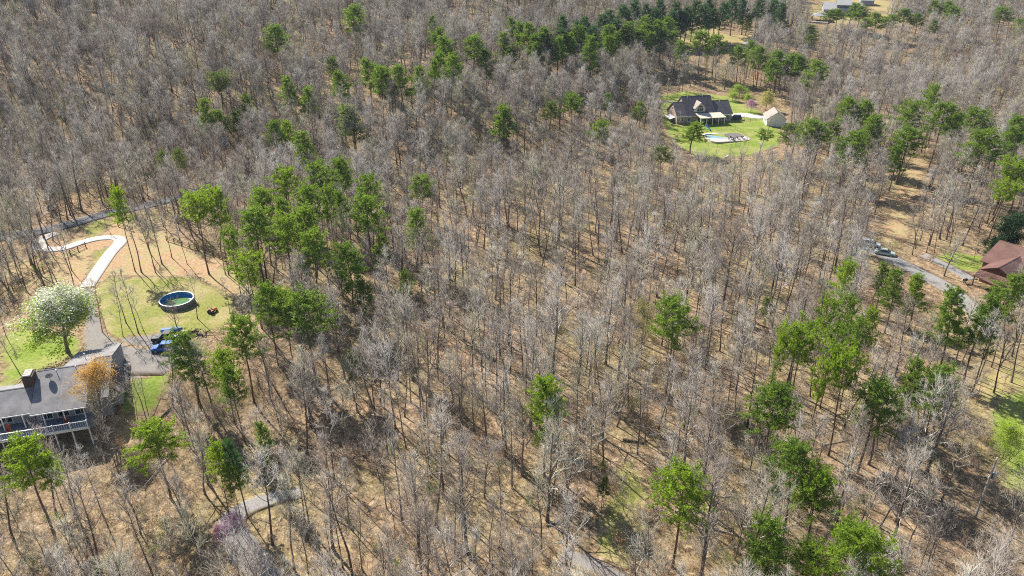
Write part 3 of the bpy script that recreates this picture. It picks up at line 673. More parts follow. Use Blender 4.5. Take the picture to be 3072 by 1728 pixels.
for what, where, lst in CLUSTERS:
    lst = sorted(lst, key=lambda t: t[0])
    for k, (tx, ty, w, H, form, mat) in enumerate(lst):
        b = G(tx, ty + 2, H)
        _, _, ax = proj(b[0], b[1], b[2] + H)
        wm = 1.12 * w * float(ax) / FPX
        lab = ('lone ' + what if len(lst) == 1 else what + ', ' + (ORD[k] if k < len(lst) - 1 or k == 0 else 'rightmost')) + ', ' + where
        name = 'conifer_tree' if 'conifer' in what else ('young_tree' if 'tree' in what else 'pine_tree')
        o = thing(name, lab.replace(', lone', ' lone').replace('lone alone', 'lone'), 'tree' if name != 'pine_tree' else 'pine tree', b, rng.uniform(0, 6.28), ('' + what + 's ' + where) if len(lst) > 1 else None)
        nominal = {'round1': 6.2, 'round2': 5.8, 'round3': 6.6, 'flat1': 7.4, 'flat2': 7.0, 'cone1': 5.2, 'cone2': 5.6}[form]
        sx = min(1.75, max(0.3, wm / nominal)); sz = H / 18.0
        o.scale = (sx, sx, sz)
        o.rotation_euler = (rng.normal(0, 0.02), rng.normal(0, 0.02), rng.uniform(0, 6.28))
        link('trunk', PINE[form][0], o); link('crown', pine_crown_mesh(form, mat), o)
        PINES.append((b[0], b[1], b[2], H, wm / 2, tx, ty, w)); pnum += 1
PA = np.array(PINES)

# ------------------------------------------------------------------ leafy and flowering trees
def leafy(name, label, cat, top, H, width, proto, crowns, group=None, base=None):
    b = G(top[0], top[1], H) if base is None else G(*base)
    _, _, ax = proj(b[0], b[1], b[2] + H)
    s = width * float(ax) / FPX / (2.0 * proto['r'])
    o = thing(name, label, cat, b, rng.uniform(0, 6.28), group)
    o.scale = (s, s, H / proto['H'])
    link('trunk', proto['trunk'], o)
    if proto.get('twigs'): link('twigs', proto['twigs'], o)
    for cn, me in crowns: link(cn, me, o)
    PINES.append((b[0], b[1], b[2], H, width * float(ax) / FPX / 2, top[0], top[1], width))
    return o
t, c, tips = bare_tree(501, H=11, base=.25, spread=4.2, limbs=18, r0=.2, twigs=(7, 5, 2))
R_ = np.random.default_rng(5); sel = R_.uniform(0, 1, len(tips)) + 0.11 * (tips[:, 2] - 8.6) > 0.5
PEAR = dict(H=float(tips[:, 2].max()), r=4.6, trunk=wood_mesh('pear_trunk', t, 'shaded_trunk_bark'), twigs=wood_mesh('pear_twigs', c, 'sunlit_twig_bark'))
pear = leafy('flowering_tree', 'white blossoming tree with fresh green leaves behind the deck house', 'tree', (145, 870), 12.5, 265, PEAR,
      [('blossom', leaf_mesh('blossom', tips[sel], 9, 0.12, 0.34, 'white_blossom', 1)), ('foliage', leaf_mesh('foliage', tips[~sel], 10, 0.14, 0.32, 'spring_leaf', 2))])
t, c, tips = bare_tree(502, H=10, base=.3, spread=3.4, limbs=16, r0=.16, twigs=(7, 5, 3))
OAK = dict(H=float(tips[:, 2].max()), r=3.8, trunk=wood_mesh('oak_trunk', t, 'shaded_trunk_bark'), twigs=wood_mesh('oak_twigs', c, 'sunlit_twig_bark'))
up = tips[tips[:, 2] > np.quantile(tips[:, 2], 0.45)]
leafy('budding_tree', 'orange budding tree in front of the grey deck house roof', 'tree', (255, 1094), 13.0, 195, OAK, [('buds', leaf_mesh('buds', up, 6, 0.08, 0.24, 'orange_bud', 3))])
t, c, tips = bare_tree(503, H=6, base=.2, spread=2.2, limbs=13, r0=.08, twigs=(6, 5, 2))
SMALL = dict(H=float(tips[:, 2].max()), r=2.5, trunk=wood_mesh('redbud_trunk', t, 'shaded_trunk_bark'), twigs=wood_mesh('redbud_twigs', c, 'sunlit_twig_bark'))
leafy('redbud_tree', 'purple blossoming redbud beside the pale lane at the bottom', 'tree', (690, 1528), 5.5, 90, SMALL, [('blossom', leaf_mesh('blossom', tips, 3, 0.05, 0.12, 'purple_blossom', 4))])
leafy('redbud_tree', 'second smaller purple redbud left of the pale lane', 'tree', (655, 1562), 4.5, 70, SMALL, [('blossom', leaf_mesh('blossom', tips, 4, 0.05, 0.12, 'purple_blossom', 41))])
leafy('redbud_tree', 'pink blossoming redbud behind the small garage', 'tree', (2258, 297), 5.5, 44, SMALL, [('blossom', leaf_mesh('blossom', tips, 4, 0.08, 0.15, 'pink_blossom', 5))])
leafy('willow_tree', 'pale yellow leafing tree behind the small garage', 'tree', (2306, 273), 8, 58, SMALL, [('foliage', leaf_mesh('foliage', tips, 6, 0.10, 0.2, 'yellow_leaf', 6))])
yl = leaf_mesh('foliage', tips, 3, 0.07, 0.2, 'yellow_leaf', 61)
for (x, y, w, H, lab) in [(1941, 882, 90, 13, 'yellow green leafing hardwood just left of the lone flat topped pine'), (1870, 200 + 60, 40, 9, 'pale leafing tree in the woods left of the brick house drive')]:
    leafy('leafing_tree', lab, 'tree', (x, y), H, w, SMALL, [('foliage', yl)])
gl = leaf_mesh('foliage', tips, 5, 0.09, 0.2, 'spring_leaf', 62)
for k, (x, y, w, H, lab) in enumerate([(2223, 252, 60, 5.5, 'bright green shrub left of the pink redbud'), (2200, 275, 46, 4.0, 'low bright green shrub behind the brick house'), (2248, 280, 36, 4.0, 'small green shrub in front of the pink redbud'),
     (3050, 1262, 110, 7.0, 'bright yellow green leafy tree on the lawn at right edge')]):
    leafy('leafy_shrub', lab, 'shrub', (x, y), H, w, SMALL, [('foliage', gl)])
t, c, tips = bare_tree(504, H=11, base=.12, spread=3.0, limbs=20, r0=.16, twigs=(7, 5, 1))
MAG = dict(H=float(tips[:, 2].max()), r=3.3, trunk=wood_mesh('magnolia_trunk', t, 'shaded_trunk_bark'))
ml = leaf_mesh('foliage', tips, 9, 0.16, 0.3, 'glossy_leaf', 7)
leafy('evergreen_tree', 'dark glossy evergreen tree behind the brown roof', 'tree', (3040, 640), 11, 92, MAG, [('foliage', ml)])
leafy('evergreen_tree', 'lower dark evergreen touching the corner of the brown roof', 'tree', (2992, 722), 5, 40, MAG, [('foliage', ml)])
PA = np.array(PINES)

# ------------------------------------------------------------------ leafless woods
YARD = [  # single trees in the open yard: base x, base y, top x, top y, form
 (321, 687, 300, 600, 3), (425, 818, 378, 612, 1), (463, 802, 425, 640, 3), (467, 818, 430, 650, 8), (486, 792, 455, 610, 0), (516, 774, 500, 610, 8), (562, 793, 548, 640, 9), (613, 690, 600, 600, 3),
 (677, 824, 660, 650, 8), (540, 720, 528, 590, 3), (452, 760, 420, 600, 5), (590, 745, 575, 620, 9), (640, 770, 632, 640, 9), (655, 740, 645, 620, 3),
 (379, 970, 350, 808, 3), (416, 1000, 384, 800, 8), (432, 994, 440, 850, 9), (369, 1010, 335, 860, 9), (307, 997, 276, 830, 9), (325, 1008, 305, 925, 9), (533, 995, 520, 880, 7), (593, 957, 640, 825, 10),
 (78, 868, 45, 720, 3), (133, 861, 100, 690, 0), (161, 852, 135, 700, 8), (183, 870, 140, 720, 5), (230, 886, 190, 690, 1), (28, 870, 5, 730, 3), (19, 1010, -5, 880, 3), (70, 1136, 18, 985, 5), (215, 812, 195, 650, 8),
 (452, 1270, 430, 1130, 8), (440, 1262, 405, 1090, 3), (415, 1270, 380, 1150, 9), (355, 1330, 335, 1215, 9), (520, 1220, 455, 1040, 1), (545, 1230, 500, 1060, 8), (690, 940, 670, 830, 3), (730, 985, 745, 850, 7),
 (2832, 828, 2850, 660, 7), (2760, 722, 2745, 640, 4), (2920, 785, 2925, 720, 3), (2305, 392, 2300, 330, 7), (2030, 402, 2026, 330, 9), (2032, 286, 2026, 225, 3), (2000, 300, 1990, 235, 3), (1950, 295, 1944, 225, 3)]
KEEP = [[(330, 715), (420, 700), (470, 800), (560, 830), (700, 850), (735, 930), (690, 1000), (480, 1000), (520, 1120), (450, 1180), (440, 1250), (370, 1275), (345, 1215), (250, 1240), (150, 1265), (0, 1300), (0, 1130), (60, 1020), (40, 950), (60, 890), (240, 900), (215, 860), (330, 780)],
        [(310, 640), (420, 650), (560, 690), (640, 720), (690, 800), (560, 830), (420, 800), (330, 720)],
        [(1985, 275), (2200, 262), (2260, 300), (2340, 320), (2345, 400), (2270, 430), (2160, 445), (2060, 440), (2030, 400), (1995, 370)],
        [(2680, 780), (2720, 755), (2960, 770), (3080, 720), (3080, 870), (2950, 880), (2870, 880), (2780, 830)],
        [(2960, 1180), (3080, 1120), (3080, 1440), (3000, 1440), (2980, 1350), (2940, 1250)],
        [(2040, 78), (2250, 102), (2262, 125), (2100, 142), (2040, 125)], [(2430, -20), (2600, -20), (2560, 40), (2500, 60), (2450, 72)], [(2600, 15), (2665, 40), (2650, 62), (2600, 62)],
        [(2735, 475), (2785, 475), (2745, 600), (2715, 715), (2645, 715), (2655, 620)],
        [(215, 655), (365, 610), (385, 640), (230, 685)], [(2905, 1420), (2990, 1400), (2990, 1560), (2905, 1570)], [(1820, 1400), (1900, 1370), (1960, 1470), (1950, 1560), (1850, 1640)]]
NOBASE = []   # world polygons with no trunks
for pix in [[(150, 740), (300, 640), (520, 690), (720, 850), (760, 960), (700, 1010), (560, 1110), (460, 1260), (350, 1290), (200, 1295), (-120, 1370), (-120, 980), (100, 880)],
            [(1975, 275), (2260, 270), (2370, 330), (2370, 470), (2150, 520), (2010, 430)], [(2780, 790), (2840, 750), (3150, 700), (3150, 920), (2960, 930), (2860, 870)],
            [(2950, 1220), (3150, 1120), (3150, 1460), (3000, 1460)], [(2030, 72), (2300, 100), (2250, 140), (2030, 150)], [(2400, -20), (2700, 0), (2660, 65), (2420, 85)],
            [(2735, 470), (2795, 470), (2735, 720), (2635, 735)]]:
    NOBASE.append([G(*p)[:2] for p in pix])
def lanebuf(pts, r):
    return [(G(*p)[:2], r) for p in pts]
LANES = lanebuf([(0, 712), (65, 702), (130, 692), (180, 680), (230, 668), (280, 655), (330, 640), (375, 632), (420, 622), (490, 604), (560, 585), (660, 560), (760, 535), (880, 503)], 4.0) + \
        lanebuf([(830, 1860), (790, 1740), (755, 1690), (725, 1640), (705, 1610), (690, 1580), (720, 1535), (800, 1500), (900, 1475)], 2.6) + lanebuf([(2690, 785), (2700, 790), (2740, 810), (2780, 830), (2815, 850), (2850, 870), (2885, 900), (2920, 930)], 3.2) + lanebuf([(1860, 1735), (1770, 1690), (1690, 1660)], 2.5)

sp = 4.15
ys_, xs_ = np.meshgrid(np.arange(52, 620, sp), np.arange(-470, 470, sp), indexing='ij')
bx = (xs_ + rng.uniform(-0.46, 0.46, xs_.shape) * sp).ravel(); by = (ys_ + rng.uniform(-0.46, 0.46, xs_.shape) * sp).ravel()
ok = np.abs(bx) < by * 0.74 + 28
dens = 0.5 + 0.5 * np.sin(bx * 0.06 + 2 * np.sin(by * 0.031)) * np.sin(by * 0.052 + 1.7 * np.sin(bx * 0.043))
ok &= rng.uniform(0, 1, bx.shape) < (0.70 + 0.3 * dens) * np.where(bx / by < 0.0, 1.0, np.interp(by, [150, 330], [1.0, 0.82]))
bx, by = bx[ok], by[ok]
bz = hgt(bx, by)
form = rng.choice(len(BARE), len(bx), p=np.array([13, 12, 8, 12, 5, 9, 11, 6, 11, 9, 4]) / 100.0)
scl = rng.uniform(0.66, 1.12, len(bx))
H_ = np.array([b[2] for b in BARE])[form] * scl; S_ = np.array([b[3] for b in BARE])[form] * scl
keep = np.ones(len(bx), bool)
for poly in NOBASE: keep &= ~inpoly(bx, by, poly)
for c, r in LANES: keep &= np.hypot(bx - c[0], by - c[1]) > r
for (qx, qy, qz, qH, qr, *_r) in PINES: keep &= np.hypot(bx - qx, by - qy) > 2.2
for hh, ww in ((0.15, 0), (0.35, 0), (0.55, 0.6), (0.55, -0.6), (0.75, 0.9), (0.75, -0.9), (0.75, 0), (0.98, 0)):
    qx, qy, _ = proj(bx + ww * S_, by, bz + hh * H_)
    for poly in KEEP: keep &= ~inpoly(qx, qy, poly)
# hardwoods do not stand right in front of a pine crown
cx, cy, cax = proj(bx, by, bz + 0.72 * H_); tx_, ty_, _ = proj(bx, by, bz + H_)
for (qx, qy, qz, qH, qr, ptx, pty, pw) in PINES:
    _, _, qax = proj(qx, qy, qz + qH)
    front = cax < qax - 1.0
    hit = (np.abs(cx - ptx) < pw * 0.42 + 0.35 * S_ * FPX / cax) & (ty_ < pty + pw * 0.75) & (cy > pty - pw * 0.2)
    keep &= ~(front & hit & (rng.uniform(0, 1, len(bx)) < 0.85))
bx, by, bz, form, scl, H_ = (q[keep] for q in (bx, by, bz, form, scl, H_))
rzs = rng.uniform(0, 6.28, len(bx))
tx, ty, tax = proj(bx, by, bz + 0.8 * H_)
inview = (tx > -60) & (tx < 3132) & (ty > -30) & (proj(bx, by, bz + H_)[1] < 1728)
order = np.argsort(np.where(inview, tax, 1e9))
n_single = 300 - len(YARD)
single = order[:n_single]
rest = order[n_single:]

def zone(x, y):
    cols = [(330, 'below the white railed deck'), (620, 'left of the purple redbud'), (900, 'beside the pale bottom lane'), (1250, 'right of the pale bottom lane'),
            (1600, 'in the bottom middle woods'), (1950, 'left of the bottom middle pine'), (2250, 'around the bottom middle pine'), (2650, 'among the bottom right pines'), (9999, 'near the bottom right utility pole')]
    for lim, ph in cols:
        if x < lim: break
    row = 'front row' if y > 1480 else ('second row' if y > 1250 else 'back row')
    return ph, row
def put_bare(k, loc, rz, s, label, group, sxy=None, tilt=(0, 0)):
    o = thing('bare_tree', label, 'tree', loc, rz, group)
    o.scale = (sxy or s, sxy or s, s); o.rotation_euler = (tilt[0], tilt[1], rz)
    link('trunk', BARE[k][0], o); link('crown', BARE[k][1], o)
    return o
SIZE = ['slender', 'broad', 'tall', 'thin', 'large', 'leaning', 'small', 'fork trunked', 'narrow crowned', 'very thin', 'sparse']
SIZEW = ['mid sized', 'tall', 'broad', 'slender', 'large', 'slightly leaning', 'small', 'fork topped', 'narrow crowned', 'very slim', 'sparse leaning']
LABS = {}
for i in single:
    ph, row = zone(tx[i], ty[i])
    lab = '%s leafless grey hardwood, %s, %s' % (SIZEW[form[i]], row, ph)
    LABS.setdefault(lab, []).append((tx[i], i))
    continue
for lab, lst in LABS.items():
  for k, (_x, i) in enumerate(sorted(lst)):
    ph, row = zone(tx[i], ty[i])
    put_bare(form[i], (bx[i], by[i], bz[i]), rzs[i], scl[i], lab if len(lst) == 1 else lab + ', ' + ORD[k], 'leafless hardwoods ' + ph)
YL = {}; NY = []
for k, (x0, y0, x1, y1, f) in enumerate(YARD):
    b = G(x0, y0)
    _, _, ax = proj(*b)
    Hm = math.hypot(x1 - x0, y1 - y0) * float(ax) / FPX / math.cos(PITCH + math.atan((y0 - 864) / FPX)) * 0.97
    Hm = min(21, max(5, Hm))
    s = Hm / BARE[f][2]
    zones = [(300, 'left of the pale driveway'), (345, 'by the bend of the pale driveway'), (700, 'in the yard')]
    if x0 < 300 and y0 < 900: wh = 'left of the pale driveway'
    elif x0 < 100: wh = 'on the lawn behind the deck house'
    elif x0 < 700 and y0 < 850: wh = 'on bare ground beside the driveway'
    elif x0 < 750 and y0 < 1020: wh = 'on the lawn around the round pool'
    elif x0 < 700: wh = 'on the slope right of the deck house'
    elif x0 < 2400: wh = 'by the lawn of the brick house'
    else: wh = 'beside the lane by the brown roofed house'
    same = sorted([q for q in YARD], key=lambda q: q[0])
    lab = '%s bare tree standing %s' % (SIZEW[f], wh)
    YL.setdefault(lab, []).append((x0, y0))
    NY.append((lab, x0, y0, f, b, s, wh))
for (lab, x0, y0, f, b, s, wh) in NY:
    q = sorted(YL[lab]); lab = lab if len(q) == 1 else lab + ', ' + ORD[q.index((x0, y0))]
    put_bare(f, b, rng.uniform(0, 6.28), s, lab, 'bare yard trees ' + wh, sxy=min(1.1, max(0.55, s)) * 0.95)

def scatter(name, pts, rots, scls, idx, meshes, label, cat=None):
    """one object that spreads copies of a few meshes over given points"""
    src = bpy.data.collections.new(name + '_sources')
    for i, (nm, me) in enumerate(meshes): src.objects.link(bpy.data.objects.new('source_%02d_%s' % (i, nm), me))
    me = bpy.data.meshes.new(name); n = len(pts)
    me.vertices.add(n); me.vertices.foreach_set('co', np.asarray(pts, np.float32).ravel())
    for nm, typ, data, key in (('rot', 'FLOAT_VECTOR', rots, 'vector'), ('scl', 'FLOAT_VECTOR', scls, 'vector'), ('idx', 'INT', idx, 'value')):
        at = me.attributes.new(nm, typ, 'POINT'); at.data.foreach_set(key, np.asarray(data, np.int32 if typ == 'INT' else np.float32).ravel())
    o = link(name, me)
    ng = bpy.data.node_groups.new(name + '_nodes', 'GeometryNodeTree')
    ng.interface.new_socket('Geometry', in_out='INPUT', socket_type='NodeSocketGeometry')
    ng.interface.new_socket('Geometry', in_out='OUTPUT', socket_type='NodeSocketGeometry')
    gi = ng.nodes.new('NodeGroupInput'); go = ng.nodes.new('NodeGroupOutput')
    m2p = ng.nodes.new('GeometryNodeMeshToPoints'); ci = ng.nodes.new('GeometryNodeCollectionInfo'); ip = ng.nodes.new('GeometryNodeInstanceOnPoints')
    ci.inputs['Collection'].default_value = src; ci.inputs['Separate Children'].default_value = True; ci.inputs['Reset Children'].default_value = True
    ip.inputs['Pick Instance'].default_value = True
    def attr(nm, typ):
        a = ng.nodes.new('GeometryNodeInputNamedAttribute'); a.data_type = typ; a.inputs['Name'].default_value = nm
        return [s for s in a.outputs if s.name == 'Attribute' and s.enabled][0]
    L = ng.links.new
    L(gi.outputs[0], m2p.inputs[0]); L(m2p.outputs[0], ip.inputs['Points']); L(ci.outputs[0], ip.inputs['Instance'])
    L(attr('idx', 'INT'), ip.inputs['Instance Index']); L(attr('rot', 'FLOAT_VECTOR'), ip.inputs['Rotation']); L(attr('scl', 'FLOAT_VECTOR'), ip.inputs['Scale'])
    L(ip.outputs[0], go.inputs[0])
    md = o.modifiers.new('spread', 'NODES'); md.node_group = ng
    tag(o, label, cat, kind='stuff')
    return o
def joined(name, a, b):
    """one mesh of trunk and crown for the distant trees"""
    def arr(me):
        v = np.empty(len(me.vertices) * 3, np.float32); me.vertices.foreach_get('co', v)
        st = np.empty(len(me.polygons), np.int32); tt = np.empty(len(me.polygons), np.int32); li = np.empty(len(me.loops), np.int32)
        me.polygons.foreach_get('loop_start', st); me.polygons.foreach_get('loop_total', tt); me.loops.foreach_get('vertex_index', li)
        return v.reshape(-1, 3), st, tt, li
    va, sa, ta, la = arr(a); vb, sb, tb, lb = arr(b)
    fs = []; mi = []
    for v0, s, t, l, m_ in ((0, sa, ta, la, 0), (len(va), sb, tb, lb, 1)):
        for k in (3, 4):
            w = s[t == k]
            if len(w): fs.append(l[w[:, None] + np.arange(k)] + v0); mi.append(np.full(len(w), m_, np.int32))
    me = mesh_np(name, np.vstack([va, vb]), fs, [a.materials[0].name, b.materials[0].name])
    me.polygons.foreach_set('material_index', np.concatenate(mi))
    return me
if len(rest):
    r = rest
    scatter('bare_woodland', np.stack([bx[r], by[r], bz[r]], 1), np.stack([rng.normal(0, .03, len(r)), rng.normal(0, .03, len(r)), rzs[r]], 1), np.repeat(scl[r][:, None], 3, 1) * np.array([1.08, 1.08, 1.0]), form[r] + np.where(rng.uniform(0, 1, len(r)) < np.interp(tax[r], [135, 250], [1, 0]), 0, len(BARE)),
            [('hardwood', joined('hardwood', b[0], b[1])) for b in BARE + FAR], 'grey leafless hardwood forest stretching back over the hills', 'forest')

# undergrowth: saplings, brush and fallen sticks
def brush(seed, H, stems, spread):
    R = np.random.default_rng(seed); w = Wood()
    for i in range(stems):
        p = np.array([R.normal(0, spread * .25), R.normal(0, spread * .25), -0.05]); d = norm(np.array([R.normal(0, .35), R.normal(0, .35), 1]))
        bp = path(p, d, H * R.uniform(.6, 1.1), 4, R, 0.05, 0.16); w.tube(bp, np.linspace(0.022, 0.006, 5), 3)
        for j in range(16):
            k = R.uniform(0.8, 3.99); a = int(k); q = bp[a] + (bp[a + 1] - bp[a]) * (k - a)
            td = perp_rot(norm(bp[a + 1] - bp[a]), R.uniform(.4, 1.0), R.uniform(0, 6.28)); L = H * R.uniform(.15, .35)
            e = q + td * L; w.cone.append((*q, *e, 0.011))
            for _ in range(2):
                s = q + td * L * R.uniform(.3, .9); w.cone.append((*s, *(s + perp_rot(td, .7, R.uniform(0, 6.28)) * L * .55), 0.008))
    return wood_mesh('brush', w, 'brush_bark')
def sticks(seed):
    R = np.random.default_rng(seed); w = Wood()
    for i in range(4):
        az = R.uniform(0, 6.28); p = np.array([R.normal(0, .8), R.normal(0, .8), 0.06]); L = R.uniform(1.2, 4.0)
        bp = path(p, (math.cos(az), math.sin(az), 0.03), L, 4, R, 0.0, 0.16); bp[:, 2] = np.abs(bp[:, 2]) * 0.5 + 0.05
        w.tube(bp, np.linspace(R.uniform(.015, .04), 0.01, 5), 4)
        for j in range(4):
            q = bp[R.integers(1, 4)]; a2 = az + R.choice([-1, 1]) * R.uniform(.4, .9)
            w.cone.append((*q, *(q + np.array([math.cos(a2), math.sin(a2), R.uniform(0, .5)]) * L * .3), 0.014))
    return wood_mesh('sticks', w, 'dead_wood')
def leafy_brush(seed, mat, H=1.6, n=90, size=0.07):
    R = np.random.default_rng(seed); w = Wood(); tips = []
    for i in range(4):
        bp = path((R.normal(0, .15), R.normal(0, .15), -.05), (R.normal(0, .3), R.normal(0, .3), 1), H * R.uniform(.6, 1.1), 4, R, .05, .15); w.tube(bp, np.linspace(.02, .006, 5), 3)
        for j in range(12):
            q = bp[R.integers(1, 5)]; e = q + norm(R.normal(0, 1, 3) + np.array([0, 0, .4])) * H * R.uniform(.15, .4); w.cone.append((*q, *e, .009)); tips.append(e)
    return joined('leafy_brush', wood_mesh('brush_wood', w, 'brush_bark'), leaf_mesh('brush_leaf', np.array(tips), 7, size, 0.14, mat, seed))
def deadfall(seed):
    R = np.random.default_rng(seed); w = Wood(); L = R.uniform(6, 10)
    bp = path((-L / 2, 0, .14), (1, 0, 0), L, 6, R, 0.0, 0.05); bp[:, 2] = .14 + np.abs(bp[:, 2] - .14) * .3; w.tube(bp, np.linspace(.14, .05, 7), 6)
    for j in range(12):
        q = bp[R.integers(3, 7)]; e = q + np.array([R.uniform(.2, 1.2), R.choice([-1, 1]) * R.uniform(.4, 1.3), R.uniform(0, .8)]); w.cone.append((*q, *e, .035))
        w.cone.append((*(q + (e - q) * .6), *(e + R.normal(0, .35, 3) + np.array([.3, 0, .2])), .018))
    return wood_mesh('deadfall', w, 'dead_wood')
leafmat('tan_leaf', (0.28, 0.16, 0.085), (0.40, 0.25, 0.14), (0.52, 0.36, 0.22), 0.35, (1.1, 1, 0.8))
BR = [('brush', brush(1, 2.2, 7, 1.5)), ('brush', brush(2, 3.2, 5, 1.2)), ('brush', brush(3, 1.4, 9, 1.8)), ('brush', brush(4, 4.5, 3, .8)), ('sticks', sticks(5)), ('sticks', sticks(6)), ('leafy', leafy_brush(7, 'tan_leaf')), ('leafy', leafy_brush(8, 'pale_needles', 1.4)), ('leafy', leafy_brush(9, 'pine_needles', 1.9, size=.09)), ('deadfall', deadfall(10)), ('deadfall', deadfall(11))]
n = 14000
uy = 52 + (430 - 52) * rng.uniform(0, 1, n) ** 1.25; ux = rng.uniform(-1, 1, n) * (uy * 0.74 + 15)
kk = np.ones(n, bool)
for poly in NOBASE: kk &= ~inpoly(ux, uy, poly)
for c, r_ in LANES: kk &= np.hypot(ux - c[0], uy - c[1]) > r_ - 0.5
cl = 0.5 + 0.5 * np.sin(ux * .11 + np.sin(uy * .07) * 2) * np.sin(uy * .09 + np.sin(ux * .05) * 2)
kk &= rng.uniform(0, 1, n) < 0.25 + 0.85 * cl
ux, uy = ux[kk], uy[kk]; n = len(ux)
us = rng.uniform(.7, 1.35, n)
scatter('undergrowth', np.stack([ux, uy, hgt(ux, uy)], 1), np.stack([np.zeros(n), np.zeros(n), rng.uniform(0, 6.28, n)], 1), np.repeat(us[:, None], 3, 1), rng.choice(11, n, p=[.20, .14, .19, .137, .115, .105, .06, .035, .015, .0015, .0015]), BR, 'brown brush, saplings and fallen sticks on the forest floor', 'undergrowth')

#@@BUILT@@
# ------------------------------------------------------------------ buildings
def gable(par, u0, u1, vf, vr, vb, zf, zr, zb, z0, roofmat, wallmat, oh=0.45, t=0.2, axis='u', wall_in=0.5, gutter=True, wf=None):
    """gabled block; ridge along local x ('u') or local y ('v'). front eave (vf,zf), ridge (vr,zr), back eave (vb,zb)"""
    def P(u, v, z): return (u, v, z) if axis == 'u' else (-v, u, z)
    sf = (zr - zf) / (vr - vf); sb = (zr - zb) / (vb - vr)
    a, b = u0 - oh, u1 + oh
    roof = MB()
    roof.quadslab([P(a, vf, zf), P(b, vf, zf), P(b, vr, zr), P(a, vr, zr)], t)
    rf = roof.build('roof', roofmat, par)
    MB().quadslab([P(b, vb, zb), P(a, vb, zb), P(a, vr + 0.004, zr - 0.004), P(b, vr + 0.004, zr - 0.004)], t).build('roof', roofmat, par)
    w0 = vf + wall_in if wf is None else wf; w1 = vb - wall_in
    prof = [(w0, z0), (w0, zf + sf * (w0 - vf) - t - 0.01), (vr, zr - t - 0.01), (w1, zb + sb * (vb - w1) - t - 0.01), (w1, z0)]
    m = MB(); vs = [P(u0, p[0], p[1]) for p in prof] + [P(u1, p[0], p[1]) for p in prof]; n = 5
    m.add(vs, [tuple(range(n - 1, -1, -1)), tuple(range(n, 2 * n))] + [(i, (i + 1) % n, n + (i + 1) % n, n + i) for i in range(n)])
    m.build('wall', wallmat, par)
    rc = MB(); rc.quadslab([P(a, vr - 0.16, zr - 0.16 * sf + 0.045), P(b, vr - 0.16, zr - 0.16 * sf + 0.045), P(b, vr, zr + 0.06), P(a, vr, zr + 0.06)], 0.03)
    rc.quadslab([P(a, vr + 0.001, zr + 0.06), P(b, vr + 0.001, zr + 0.06), P(b, vr + 0.16, zr - 0.16 * sb + 0.045), P(a, vr + 0.16, zr - 0.16 * sb + 0.045)], 0.03)
    rc.build('ridge_cap', roofmat, rf)
    if gutter:
        g = MB(); q0, q1 = P(a, vf - 0.14, 0), P(b, vf - 0.003, 0)
        x0, x1 = sorted((q0[0], q1[0])); y0, y1 = sorted((q0[1], q1[1]))
        g.box(x0, x1, y0, y1, zf - 0.22, zf - 0.06); g.build('gutter', 'white_paint', rf)
    return rf
def window(par, u, v, z, w, h, face='front', bars=1, frame='white_paint', glass='window_glass'):
    """window on a wall that faces -v ('front'), -u ('left') or +u ('right'); (u,v,z) = centre on the wall face"""
    s = {'front': 0, 'left': 1, 'right': 2}[face]
    def bx(m, a0, a1, d0, d1, z0, z1):
        if s == 0: m.box(u + a0, u + a1, v - d1, v - d0, z + z0, z + z1)
        elif s == 1: m.box(u - d1, u - d0, v + a0, v + a1, z + z0, z + z1)
        else: m.box(u + d0, u + d1, v + a0, v + a1, z + z0, z + z1)
    m = MB(); e = 0.11
    bx(m, -w / 2 - e, -w / 2, 0.005, 0.07, -h / 2 - e, h / 2 + e); bx(m, w / 2, w / 2 + e, 0.005, 0.07, -h / 2 - e, h / 2 + e)
    bx(m, -w / 2, w / 2, 0.005, 0.07, h / 2, h / 2 + e); bx(m, -w / 2, w / 2, 0.005, 0.075, -h / 2 - e, -h / 2)
    for i in range(bars):
        x = -w / 2 + w * (i + 1) / (bars + 1); bx(m, x - 0.03, x + 0.03, 0.025, 0.06, -h / 2, h / 2)
    o = m.build('window', frame, par)
    g = MB(); bx(g, -w / 2, w / 2, 0.004, 0.02, -h / 2, h / 2); g.build('pane', glass, o)
    return o

# ---- house with the long grey roof and the white railed deck, lower left
E = atz(90, 1245, 6.6)
hA = thing('deck_house', 'grey roofed house with big brick chimney and white railed deck', 'house', (E[0], E[1], 0.0), math.radians(17))
gable(hA, 0, 3.6, 0, 7.9, 11.4, 6.6, 9.55, 6.9, 0.3, 'grey_shingle', 'grey_siding', oh=0.05, wf=1.7)
gable(hA, 3.66, 7.6, 0, 7.9, 17.0, 6.6, 9.55, 7.0, 0.3, 'grey_shingle', 'grey_siding', oh=0.05, wf=1.7)
gable(hA, 7.76, 10.1, 2.9, 10.8, 18.4, 5.9, 8.85, 6.9, 0.3, 'grey_shingle', 'grey_siding', oh=0.08, gutter=False)
gable(hA, -14.5, -0.3, 0.9, 5.5, 10.1, 6.45, 8.35, 6.45, 0.3, 'grey_shingle', 'grey_siding', oh=0.05, wf=2.2)
MB().quadslab([(10.2, 4.6, 7.0), (11.9, 4.6, 5.0), (11.9, 10.5, 5.0), (10.2, 10.5, 7.0)], 0.18).build('side_porch_roof', 'dark_shingle', hA)  # darker shingle and steeper pitch give this roof its shade, turned from sun
m = MB(); m.box(10.12, 11.5, 5.0, 10.1, 0.3, 5.1); m.build('wall', 'grey_siding', hA)
ch = MB(); ch.box(-1.5, -0.06, 5.3, 7.4, 0.4, 10.05); ch = ch.build('chimney', 'red_brick', hA)
MB().box(-1.6, 0.02, 5.2, 7.5, 10.05, 10.2).build('chimney_cap', 'red_brick', ch)
